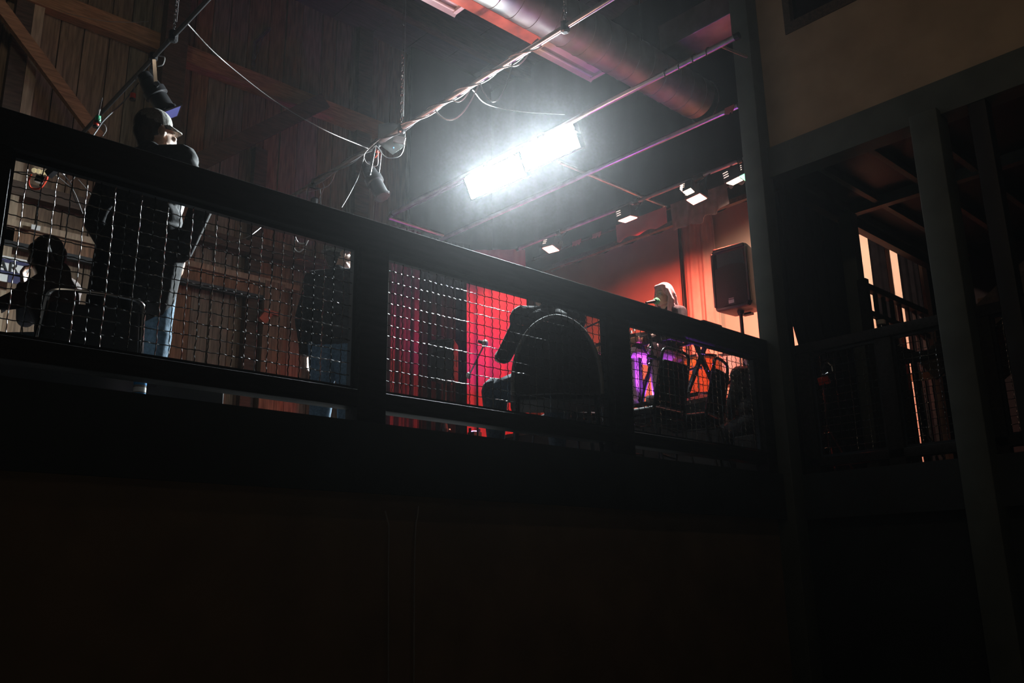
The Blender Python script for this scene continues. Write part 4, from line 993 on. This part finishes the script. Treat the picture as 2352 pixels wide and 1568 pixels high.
# seated person at the far left
hp = P(152, 588, 4.85)
t, J, R, T = person('seated person in brown jacket with long dark hair, hand raised to the chin', (hp[0], hp[1], 0), az(-62), SIT,
    dict(elL=(-.22, .20, .80), wrL=(-.12, .30, .80), elR=(.20, .24, .80), wrR=(.05, .24, .98), chest=(0, .04, .87), neck=(0, .07, 1.05), head=(0, .12, 1.18)), s=hp[2] / 1.18, girth=1.2, top=CLOTH_BR, hyaw=.2, hpitch=-.3, handspec=dict(R=dict(d=(-.2, .15, 1), up=(0, 1, 0), curl=1.0)))
hb = MB()
for i in range(14):
    a = math.radians(100 + 160 * i / 13); d_ = V3(math.cos(a - math.pi / 2), math.sin(a - math.pi / 2), 0)
    hb.cap(T(d_[0] * .075, d_[1] * .085 - .02, .05), T(d_[0] * .10, d_[1] * .10 - .03, -.20), .032, .020, 8)
blob('long_hair', hb, .009, HAIR_D, t, 2)
# person in speckled jacket, mostly behind the corner column
hp = P(1800, 735, 7.15)
t, J, R, T = person('person in a speckled charcoal jacket seated beside the corner column', (6.62, YR + .37, 0), az(28), SIT, {}, s=.90, girth=1.35, top=CLOTH_GR, bottom=CLOTH_K, hair=HAIR_D, vox=.010)
tag(MB().box((6.45, YR + .20, 0), (6.80, YR + .53, .38)).build('box_stool', BLACKW, None, bevel=.01), 'black box stool under the person in the speckled jacket', 'stool')
q = V3(*[0, 0, 0])
hp = P(152, 588, 4.85)
tag(MB().box((hp[0] - .22, hp[1] - .2, 0), (hp[0] + .2, hp[1] + .22, .40)).build('box_stool', BLACKW, None, bevel=.01), 'black box stool under the person in the brown jacket', 'stool')

# ---- singer
hp = P(1532, 680, 8.95)
t, J, R, T = person('singer with long pale pink hair seated at the keyboard, singing into a green microphone', (hp[0], hp[1], ZST), az(268), SIT,
    dict(head=(0, .06, 1.19), neck=(0, .02, 1.045), shR=(.155, .01, .985), shL=(-.155, .01, .985), elR=(.23, .10, .74), elL=(-.23, .10, .74), wrR=(.16, .36, .70), wrL=(-.14, .36, .70)),
    s=(hp[2] - ZST) / 1.19, girth=.86, skin=SKIN_P, top=CLOTH_K, bottom=mat('pale_pink_cloth', (.62, .42, .44), .85, 0, .1, 20), shoe=WHITE, female=True, sleeves=False, hyaw=-.12, hpitch=-.10, hroll=-.06, hair=None, vox=.006,
    handspec=dict(R=dict(d=(0, 1, -.15), up=(0, 0, 1), curl=.6), L=dict(d=(0, 1, -.15), up=(0, 0, 1), curl=.6)))
hb = MB(); hb.ell(T(0, -.022, .040), (.086, .100, .092), R)
hb.cap(T(-.045, .045, .082), T(.045, .045, .082), .026, .026)          # fringe root
for k in np.linspace(-1, 1, 7): hb.cap(T(k * .048, .056 - abs(k) * .012, .082), T(k * .058, .076 - abs(k) * .020, .046), .014, .006, 8)
for i in range(26):
    a = math.radians(62 + 236 * i / 25); cx, sx = math.sin(a), math.cos(a)
    p = T(cx * .072, sx * .085 - .015, .05)
    ln = .36 + .07 * math.sin(i * 2.1); prev = p; fl = .03 + .025 * ((i * 7) % 5) / 5
    for j in range(1, 6):
        u = j / 5; q = T(cx * (.085 + fl * u + .012 * math.sin(i + j * 1.7)), sx * (.092 + fl * u * .7) - .018 + .012 * math.cos(i * 1.3 + j * 1.9), .05 - ln * u)
        hb.cap(prev, q, .023 - .0025 * j, .0205 - .0025 * j, 8); prev = q
blob('hair', hb, .0055, HAIR_P, t, 1)
so2 = thing('stool', 'round black stool under the singer', 'stool', (hp[0], hp[1], ZST))
MB().lathe((hp[0], hp[1], ZST + .36), (hp[0], hp[1], ZST + .42), [(0, .15), (.3, .17), (1, .16)], 20).build('seat', VINYL, so2, smooth=True)
for i in range(4):
    a = math.pi / 4 + i * math.pi / 2; MB().tube([(hp[0] + .1 * math.cos(a), hp[1] + .1 * math.sin(a), ZST + .36), (hp[0] + .18 * math.cos(a), hp[1] + .18 * math.sin(a), ZST)], .012, 8).build('leg', STEEL_B, so2)

# ---- microphone of the singer
mh = P(1508, 691, 8.68)
t = thing('microphone', 'microphone with green foam windscreen at the mouth of the singer', 'microphone', mh)
dm = P(1478, 696, 8.5) - mh; dm /= np.linalg.norm(dm)
MB().ell(mh, (.033, .033, .033), None, 10, 14).ell(mh + dm * .02, (.03, .03, .03), None, 10, 14).build('windscreen', FOAM_G, t, smooth=True)
MB().lathe(mh + dm * .035, mh + dm * .19, [(0, .018), (.3, .017), (1, .011)], 14).build('handle', STEEL_B, t, smooth=True)
t = thing('microphone_stand', 'boom microphone stand holding the green microphone', 'stand', (mh[0] - .55, mh[1] + .25, ZST if mh[0] - .55 > 6.62 else 0))
bp_ = V3(mh[0] - .55, mh[1] + .25, t.location[2])
e_ = mh + dm * .17
MB().tube([e_ - V3(0, 0, .012), bp_ + V3(0, 0, mh[2] - bp_[2] - .25), bp_ + V3(-.2, .1, mh[2] - bp_[2] - .36)], .008, 8).build('boom', STEEL_B, t)
MB().tube([bp_ + V3(0, 0, .1), bp_ + V3(0, 0, mh[2] - bp_[2] - .25)], .011, 8).build('pole', STEEL_B, t)
for i in range(3):
    a = 2.1 * i + .4; MB().tube([bp_ + V3(0, 0, .14), bp_ + V3(.3 * math.cos(a), .3 * math.sin(a), .012)], .008, 6).build('leg', STEEL_B, t)

# ---- keyboard and stand
KX, KY, KZ = P(1546, 782, 8.5)
t = thing('keyboard', 'flat black keyboard seen from below, lit purple, in front of the singer', 'keyboard', (KX, KY, KZ), 0)
a = (KX - .15, KY - .46, KZ); b = (KX + .15, KY + .42, KZ + .08)
MB().box(a, b).build('case', PLASTIC, t, bevel=.012)
for i in range(28):
    y = KY - .40 + i * .028
    MB().box((KX - .01, y, KZ + .08), (KX + .14, y + .025, KZ + .094)).build('key', WHITE, t)
MB().box((KX - .13, KY - .3, KZ - .004), (KX - .04, KY + .2, KZ)).build('bottom_plate', BLACKP, t)
t = thing('keyboard_stand', 'black keyboard stand with glowing purple edges, legs crossed', 'stand', (KX, KY, ZST))
for yy in (KY - .30, KY + .28):
    for s_ in (-1, 1):
        MB().bar((KX - .24 * s_, yy + .02 * s_, ZST + .015), (KX + .16 * s_, yy + .02 * s_, KZ - .02), .035, .03).build('leg', STEEL_B, t)
for xx in (-.16, .16): MB().bar((KX + xx, KY - .38, KZ - .015), (KX + xx, KY + .36, KZ - .015), .03, .03).build('support', STEEL_B, t)
for xx in (-.24, .24): MB().bar((KX + xx, KY - .40, ZST + .015), (KX + xx, KY + .38, ZST + .015), .03, .03).build('foot', STEEL_B, t)
MB().tube([(KX, KY - .3, (ZST + KZ) / 2), (KX, KY + .28, (ZST + KZ) / 2)], .012, 8).build('pivot', STEEL_B, t)
# tall purple lit upright at the keyboard end
u0, u1, u2, u3 = P(1470, 943, 8.35), P(1494, 838, 8.35), P(1497, 800, 8.35), P(1484, 742, 8.35)
t = thing('light_stand', 'slanted black stand glowing purple at the left end of the keyboard', 'stand', V3(u0[0], u0[1], ZST if u0[0] > 6.62 else 0))
MB().tube(curve([u3, u2, u1, u0], 16), .016, 10).build('pole', STEEL_B, t, smooth=True)
MB().tube([u1, P(1508, 862, 8.4), P(1516, 900, 8.42)], .012, 8).build('brace', STEEL_B, t, smooth=True)
MB().tube([u1 + V3(0, 0, -.02), P(1512, 920, 8.4), P(1526, 945, 8.45)], .012, 8).build('leg', STEEL_B, t, smooth=True)
MB().bar(P(1486, 818, 8.33), P(1520, 826, 8.33), .05, .03).build('shelf', PLASTIC, t)
for q in (u2, u1, u3): MB().lathe(q - V3(0, 0, .02), q + V3(0, 0, .02), [(0, .018), (.3, .024), (.7, .024), (1, .018)], 10).build('clamp', CHROME, t)
MB().bar(P(1480, 742, 8.35), P(1512, 752, 8.35), .02, .02).build('arm', STEEL_B, t)
# floor lights
def floor_light(px, py, D, lens, label, w, col, aim, spot=130):
    c = P(px, py, D); c[2] = max(c[2], ZST + .05); t = thing('floor_light', label, 'stage light', (c[0], c[1], ZST))
    MB().box((c[0] - .06, c[1] - .06, ZST), (c[0] + .06, c[1] + .06, c[2] - .012)).build('housing', PLASTIC, t, bevel=.006)
    MB().lathe((c[0], c[1], c[2] - .014), (c[0], c[1], c[2]), [(0, .05), (1, .045)], 14).build('lens', lens, t)
    for s_ in (-1, 1): MB().box((c[0] + s_ * .065, c[1] - .02, ZST), (c[0] + s_ * .072, c[1] + .02, c[2] + .03)).build('bracket', STEEL_B, t)
    light('floor_lamp', 'SPOT', c + V3(0, 0, .02), w, col, t, aim=aim, size=.04, spot=spot, blend=.7)
floor_light(1592, 934, 8.75, E_PURP, 'purple floor light shining up at the keyboard stand', 60, (.38, .08, 1.0), (KX - .2, KY + .1, KZ))
floor_light(1500, 945, 8.30, E_PURP, 'purple floor light at the foot of the slanted stand', 60, (.45, .08, 1.0), (u2[0], u2[1], KZ + .3))
floor_light(1552, 934, 8.6, E_RED, 'red floor light between the keyboard stand and the purple floor light', 5, (1.0, .2, .25), (KX + .6, KY, KZ))
# purple wash that colours the ceiling and the red curtain
floor_light(1150, 985, 9.2, E_PURP, 'purple floor light in front of the red curtain', 80, (.70, .12, 1.0), (5.5, 5.7, 4.3), 64)

floor_light_low = V3(3.9, 6.9, 0)  # lamp added out of sight behind the deck edge to brighten the duct
t = thing('floor_light', 'added warm pink floor light, hidden on the deck, brightening the round duct', 'stage light', floor_light_low)
MB().box((3.83, 6.83, 0), (3.97, 6.97, .08)).build('housing', PLASTIC, t, bevel=.006)
MB().lathe((3.9, 6.9, .08), (3.9, 6.9, .095), [(0, .06), (1, .055)], 14).build('lens', E_RED, t)
light('floor_lamp', 'SPOT', (3.9, 6.9, .13), 620, (1.0, .50, .40), t, aim=(4.4, 5.1, 4.2), size=.05, spot=46, blend=.8)
floor_light(1090, 990, 10.3, E_PURP, 'added purple floor light that tints the top of the red curtain', 60, (.55, .05, 1.0), (6.8, 8.1, 3.2), 92)  # extra lamp added to turn the curtain top magenta
# drums behind the singer
def drum(px, py, D, r, h, shell, label, axis=(0, 0, 1), legs=True):
    c = P(px, py, D); c = V3(c[0], c[1], max(c[2], ZST + h / 2 + .03)); ax = np.array(axis, float); ax /= np.linalg.norm(ax); t = thing('drum', label, 'drum', (c[0], c[1], ZST))
    MB().lathe(c - ax * h / 2, c + ax * h / 2, [(0, r), (1, r)], 32).build('shell', shell, t, smooth=True)
    for s_ in (-1, 1):
        e = c + ax * h / 2 * s_
        MB().lathe(e - ax * .014, e + ax * .014, [(0, r + .008), (1, r + .008)], 32).build('hoop', CHROME, t, smooth=True)
        MB().lathe(e, e + ax * .016 * s_, [(0, r), (1, r * .98)], 32).build('head', WHITE, t)
    s_a = np.cross(ax, V3(.3, .8, .2)); s_a /= np.linalg.norm(s_a); s_b = np.cross(ax, s_a)
    for i in range(8):
        a = 2 * math.pi * i / 8; d = s_a * math.cos(a) + s_b * math.sin(a)
        MB().bar(c + d * (r + .012) - ax * h * .38, c + d * (r + .012) + ax * h * .38, .014, .014).build('lug', CHROME, t)
    if legs:
        for i in range(3):
            a = 2.1 * i; p = c + V3(math.cos(a), math.sin(a), 0) * (r + .02)
            MB().tube([p + V3(0, 0, 0), V3(p[0] * 1.0, p[1], ZST)], .008, 6).build('leg', CHROME, t)
    return t
drum(1613, 868, 9.8, .21, .42, AMBER, 'amber wood drum behind the singer, between the two empty banquet chairs')
drum(1678, 850, 10.5, .20, .30, DRUMGREY, 'grey drum with bright hoop behind the large loudspeaker stand')
drum(1392, 908, 9.3, .20, .26, DRUMGREY, 'grey drum with pink lit hoop left of the keyboard stand')
c = P(1400, 935, 8.9)
t = thing('round_table', 'small round dark table with a lit rim beside the grey drum', 'table', (c[0], c[1], ZST if c[0] > 6.62 else 0)); zb = t.location[2]
MB().lathe((c[0], c[1], c[2] - .03), (c[0], c[1], c[2]), [(0, .20), (.5, .21), (1, .21)], 28).build('tabletop', STAGEW, t)
MB().tube([(c[0], c[1], zb), (c[0], c[1], c[2] - .03)], .03, 10).build('pedestal', STEEL_B, t); MB().lathe((c[0], c[1], zb), (c[0], c[1], zb + .03), [(0, .2), (1, .17)], 20).build('base', STEEL_B, t)
# mixer on a small table left of the stand
c = P(1440, 795, 8.9)
t = thing('side_table', 'dark table with an orange lit edge left of the slanted purple stand', 'table', (c[0], c[1], ZST if c[0] > 6.62 else 0)); zb = t.location[2]
MB().box((c[0] - .22, c[1] - .32, c[2] - .06), (c[0] + .22, c[1] + .30, c[2])).build('tabletop', mat('orange_wood', (.45, .20, .10), .5, 0, .3, 5), t, bevel=.005)
for sx in (-.18, .18):
    for sy in (-.28, .26): MB().box((c[0] + sx - .02, c[1] + sy - .02, zb), (c[0] + sx + .02, c[1] + sy + .02, c[2] - .06)).build('leg', BLACKW, t)
t = thing('mixer', 'black sloped mixing desk on the dark table left of the slanted stand', 'mixer', (c[0], c[1], c[2]))
MB().add([(c[0]-.18, c[1]-.26, c[2]), (c[0]+.18, c[1]-.26, c[2]), (c[0]+.18, c[1]+.26, c[2]), (c[0]-.18, c[1]+.26, c[2]), (c[0]-.18, c[1]-.26, c[2]+.05), (c[0]+.18, c[1]-.26, c[2]+.14), (c[0]+.18, c[1]+.26, c[2]+.14), (c[0]-.18, c[1]+.26, c[2]+.05)],
         [(3,2,1,0),(4,5,6,7),(0,1,5,4),(1,2,6,5),(2,3,7,6),(3,0,4,7)]).build('case', PLASTIC, t)
for i in range(6): MB().lathe((c[0] - .1 + .04 * (i % 3), c[1] - .18 + .07 * i, c[2] + .10), (c[0] - .1 + .04 * (i % 3), c[1] - .18 + .07 * i, c[2] + .125), [(0, .012), (1, .010)], 10).build('knob', WHITE, t)
# microphone on a low stand left of the bald person
mh = P(1114, 788, 8.6)
t = thing('microphone_stand', 'microphone on a slanted boom arm with a round counterweight, before the red curtain', 'stand', (mh[0] + .1, mh[1] + .2, ZST if mh[0] + .1 > 6.62 else 0)); zb = t.location[2]
cw = P(1077, 862, 8.6)
MB().tube([mh, cw], .008, 8).build('boom', CHROME, t)
MB().ell(cw, (.027, .027, .035), None, 10, 12).build('counterweight', WHITE, t, smooth=True)
MB().ell(mh + V3(0, 0, .0), (.034, .034, .038), None, 10, 12).build('microphone_head', mat('pale_mesh_ball', (.7, .62, .58), .4, .4), t, smooth=True)
MB().lathe(mh, mh + (P(1098, 783, 8.6) - mh), [(0, .02), (1, .014)], 10).build('microphone_handle', STEEL_B, t)
m_ = (mh + cw) / 2; MB().tube([m_, (m_[0] + .05, m_[1] + .05, zb + .02)], .010, 8).build('pole', STEEL_B, t)
MB().lathe((m_[0] + .05, m_[1] + .05, zb), (m_[0] + .05, m_[1] + .05, zb + .025), [(0, .14), (1, .12)], 20).build('base', STEEL_B, t)

# ---- curtains
def curtain(nm, p0, p1, z0, z1, amp, nf, material, label, th=0.008, n=70, slope=None, phase=0.0, nv=8):
    p0, p1 = np.array(p0, float), np.array(p1, float); d = p1 - p0; nn = np.array([d[1], -d[0]]) / np.linalg.norm(d); g = []
    for i in range(n):
        u = i / (n - 1); row = []
        for v in np.linspace(0, 1, nv):
            uu = u
            q = p0 + d * uu + nn * amp * (math.sin(2 * math.pi * nf * u + phase + .4 * v) + .4 * math.sin(2 * math.pi * nf * 2.3 * u + 1)) * (.35 + .65 * (1 - v))
            off = slope(1 - v) * (1 - u) if slope else 0
            row.append((q[0] + off * d[0] / np.linalg.norm(d), q[1] + off * d[1] / np.linalg.norm(d), z0 + (z1 - z0) * v))
        g.append(row)
    return tag(MB().quadsheet(g, th).build(nm, material, None, smooth=True), label, 'curtain')
ca, cb = P(1072, 700, 11.5), P(1209, 700, 11.5)
zt = P(1160, 557, 11.45)[2]
curtain('stage_curtain', cb[:2], ca[:2], 0.05, zt, .018, 3.5, REDPANEL, 'red curtain panel glowing beside the stage, behind the seated bald person')
ka, kb = P(1080, 700, 11.75), P(958, 700, 11.35)
curtain('stage_curtain', ka[:2], kb[:2], 0.05, 3.6, .04, 5, DRAPE_K, 'black drape between the red curtain and the plum red strip')
PURC = mat('plum_cloth', (.11, .028, .05), .9, 0, .25, 6, bump=.08)
pa, pb = P(966, 700, 11.25), P(893, 700, 10.95)
curtain('stage_curtain', pa[:2], pb[:2], 0.05, 3.6, .04, 3, PURC, 'plum red curtain strip right of the wide rail post')
curtain('stage_curtain', (6.82, YB - .2), (8.36, YB - .2), 0.0, ZC - .02, .012, 3, DRAPE_K, 'tall black sheet added over the barn wall to darken it behind the floodlights', n=160)  # sheet added to darken the boards around the floodlight glow
# folds on the lit stage wall
fa, fb = onX(1648, 640, XS - .12), onX(1575, 640, XS - .12)
curtain('stage_curtain', (XS - .14, fa[1]), (XS - .14, fb[1]), ZST + .02, ZG + .6, .05, 2.2, DRAPE_C, 'pale folded curtain on the stage wall between the singer and the large loudspeaker')
q = onX(1566, 600, XS - .05)
tag(MB().tube([(XS - .06, q[1], ZST), (XS - .06, q[1], ZG + .6)], .022, 10).build('wall_pipe', STEEL_B, None, smooth=True), 'dark vertical pipe on the stage wall above the singer', 'pipe')
SLP = lambda s_: min(0.3, max(0.0, (1.36 - (ZC - 1.2) * (1 - s_)) * 0.36))
# black side drape behind the corner column, pulled back at the foot
tri = onY(1826, 755, YR + .02)
curtain('stage_curtain', (onY(1816, 740, YR + .06)[0], YR + .06), (8.03, YR + .06), 0.0, ZC - 1.2, .022, 6, DRAPE_K, 'black side drape behind the corner column, its edge pulled back at the foot', slope=lambda s_: SLP(s_), nv=60)
curtain('stage_curtain', (6.41, YR + .04), (onY(1819, 740, YR + .06)[0], YR + .06), 0.0, ZC - 1.2, .01, 1, DRAPE_K, 'narrow black drape strip right against the corner column', n=16)
VELVET = mat('black_velvet', (0.005, 0.005, 0.006), 1.0, 0, .3, 12, spec=0.0)
q = onX(2017, 600, XS - .08)
curtain('stage_curtain', (XS - .08, q[1] - .085), (XS - .08, q[1] + .085), 0, ZG + .4, .015, 1.5, VELVET, 'narrow black drape in front of the lit cream wall by the baluster rail', n=24)
q = onX(2063, 600, XS - .08)
curtain('stage_curtain', (XS - .08, 3.63), (XS - .08, q[1]), 0, ZG + .4, .015, 2.5, VELVET, 'black baffle added to darken the cream wall end, right of the baluster rail', n=24)  # baffle put over the wall end so it renders dark

# ---- baluster rail and steps at the side
za, ya_ = ZST + .98, onZ(1988, 652, ZST + .98)
xa_, xb_ = ya_[0], min(onZ(2085, 694, ZST + .98)[0], XS - .45); yb_ = ya_[1]
t = thing('baluster_rail', 'small black baluster rail before the lit cream wall strip', 'railing', ((xa_ + xb_) / 2, yb_, 0))
MB().box((xa_ - .05, yb_ - .03, za - .06), (xb_ + .4, yb_ + .03, za)).build('handrail', BLACKW, t)
MB().box((xa_ - .05, yb_ - .02, za - .30), (xb_ + .4, yb_ + .02, za - .25)).build('mid_rail', BLACKW, t)
MB().box((xa_ - .05, yb_ - .02, .12), (xb_ + .4, yb_ + .02, .18)).build('bottom_rail', BLACKW, t)
for i in range(8):
    xx = xa_ + (xb_ + .3 - xa_) * i / 7; MB().box((xx - .018, yb_ - .015, .18), (xx + .018, yb_ + .015, za - .06)).build('baluster', BLACKW, t)
MB().box((xa_ - .08, yb_ - .04, 0), (xa_ - .02, yb_ + .04, za + .03)).build('newel_post', BLACKW, t)
c = P(2023, 738, depth(V3(xa_ + .3, yb_ - .25, 1.3)))
t = thing('bottle', 'pale capped bottle standing by the baluster rail', 'bottle', (c[0], c[1], c[2] - .3))
MB().lathe(c - V3(0, 0, .3), c - V3(0, 0, .03), [(0, .045), (.75, .045), (.9, .036), (1, .036)], 16).build('body', DARKGLASS, t, smooth=True)
MB().lathe(c - V3(0, 0, .03), c + V3(0, 0, .012), [(0, .04), (.8, .04), (1, .034)], 16).build('lid', WHITE, t)
c2 = c - V3(0, 0, .3)
t = thing('bar_table', 'tall dark table by the baluster rail', 'table', (c[0], c[1] - .1, 0))
MB().box((c[0] - .15, c[1] - .22, c2[2] - .03), (c[0] + .15, c[1] + .08, c2[2])).build('tabletop', BLACKW, t)
for sx in (-.12, .12):
    for sy in (-.19, .05): MB().box((c[0] + sx - .02, c[1] + sy - .02, 0), (c[0] + sx + .02, c[1] + sy + .02, c2[2] - .03)).build('leg', BLACKW, t)
# side stairs
sa = onX(2212, 640, XR + 1.1)
t = thing('side_stairs', 'dim red brown wooden stairs climbing at the far side of the deck', 'stairs', (XR + 1.1, sa[1], 0))
for i in range(9):
    z = sa[2] - .42 + i * .17; y = sa[1] + .1 - i * .25
    if z < .1 or z > 2.3: continue
    MB().box((XR + .9, y - .27, z - .04), (XR + 1.9, y, z)).build('tread', BARN[2], t)
    MB().box((XR + .91, y - .26, z), (XR + 1.89, y - .24, z + .13)).build('riser', BARN[2], t)
for sx in (XR + .87, XR + 1.9): MB().bar((sx, sa[1] + .3, sa[2] - .75), (sx, sa[1] - 1.15, sa[2] + .24), .04, .22).build('stringer', TIMBER_D, t)

# ---- instrument stand with red pad, cymbal
c = P(1890, 880, 7.45)
t = thing('instrument_stand', 'folding instrument stand with a red pad on the side deck behind the short guard rail', 'stand', (c[0], c[1], 0))
top = P(1901, 832, 7.45); mid = P(1888, 862, 7.45)
MB().tube([P(1889, 846, 7.45), P(1896, 833, 7.45), top, P(1910, 840, 7.45), P(1912, 852, 7.45)], .010, 8).build('yoke', CHROME, t)
MB().tube([mid, P(1897, 861, 7.42), P(1904, 856, 7.40)], .013, 8).build('cradle', CHROME, t)
MB().bar(P(1890, 866, 7.45), P(1895, 882, 7.45), .09, .03).build('pad', REDPL, t)
MB().tube([P(1892, 840, 7.48), (c[0], c[1], .25)], .012, 8).build('pole', STEEL_B, t)
for q in ((.25, .1), (-.1, .25), (-.12, -.25)): MB().tube([(c[0], c[1], .42), (c[0] + q[0], c[1] + q[1], .01)], .010, 6).build('leg', CHROME, t)
c = P(2113, 862, 7.9)
t = thing('cymbal', 'brass cymbal on a stand on the side deck', 'cymbal', (c[0], c[1], 0))
MB().lathe(c - V3(0, 0, .012), c + V3(0, 0, .026), [(0, .20), (.15, .195), (.6, .06), (.65, .05), (1, .015)], 28).build('plate', BRASS, t, smooth=True)
MB().tube([(c[0], c[1], .02), c + V3(0, 0, .05)], .010, 8).build('pole', CHROME, t)
for i in range(3): MB().tube([(c[0], c[1], .4), (c[0] + .28 * math.cos(2.1 * i), c[1] + .28 * math.sin(2.1 * i), .01)], .008, 6).build('leg', CHROME, t)
t = thing('gap_filler_case', 'low black case added to darken the gap under the rail at the left end', 'case', (1.05, 4.1, 0))  # added to black out what shows in the gap below the bottom rail
MB().box((.1, 4.0, 0), (1.86, 4.24, .15)).build('body', BLACKP, t, bevel=.01)
MB().box((.1, 4.0, .155), (1.86, 4.24, .20)).build('lid', BLACKP, t, bevel=.01)
for xx in (.4, 1.5): MB().box((xx - .03, 3.992, .12), (xx + .03, 4.0, .18)).build('latch', STEEL_B, t)
# drink can at the deck edge
c = onY(322, 880, YR + .22)
t = thing('drink_can', 'tall drink can, grey with blue and red bands, at the deck edge under the rail', 'can', (c[0], c[1], 0))
MB().lathe((c[0], c[1], 0), (c[0], c[1], c[2] + .10), [(0, .022), (.03, .026), (.94, .026), (1, .022)], 20).build('body', mat('can_grey', (.30, .29, .28), .45, .3), t, smooth=True)
for i, (zz, mm) in enumerate(((.0, 'b'), (.03, 'r'), (-.03, 'w'), (-.055, 'b'))):
    z = c[2] + zz; MB().lathe((c[0], c[1], z - .010), (c[0], c[1], z + .010), [(0, .0266), (1, .0266)], 20).build('band', {'b': mat('can_blue', (.05, .30, .65), .4), 'r': REDPL, 'w': WHITE}[mm], t, smooth=True)

# ---------------------------------------------------------------- apply the pending modifiers in one pass
dg = bpy.context.evaluated_depsgraph_get(); new = {}
for o in MODS:
    if o.data not in new:
        new[o.data] = bpy.data.meshes.new_from_object(o.evaluated_get(dg), depsgraph=dg)
for o in list(bpy.data.objects):
    if o.type == 'MESH' and o.data in new:
        o.modifiers.clear(); nm = o.data.name; o.data = new[o.data]
for me in new.values():
    me.polygons.foreach_set('use_smooth', [True] * len(me.polygons))
    try: me.set_sharp_from_angle(angle=math.radians(45))
    except Exception: pass
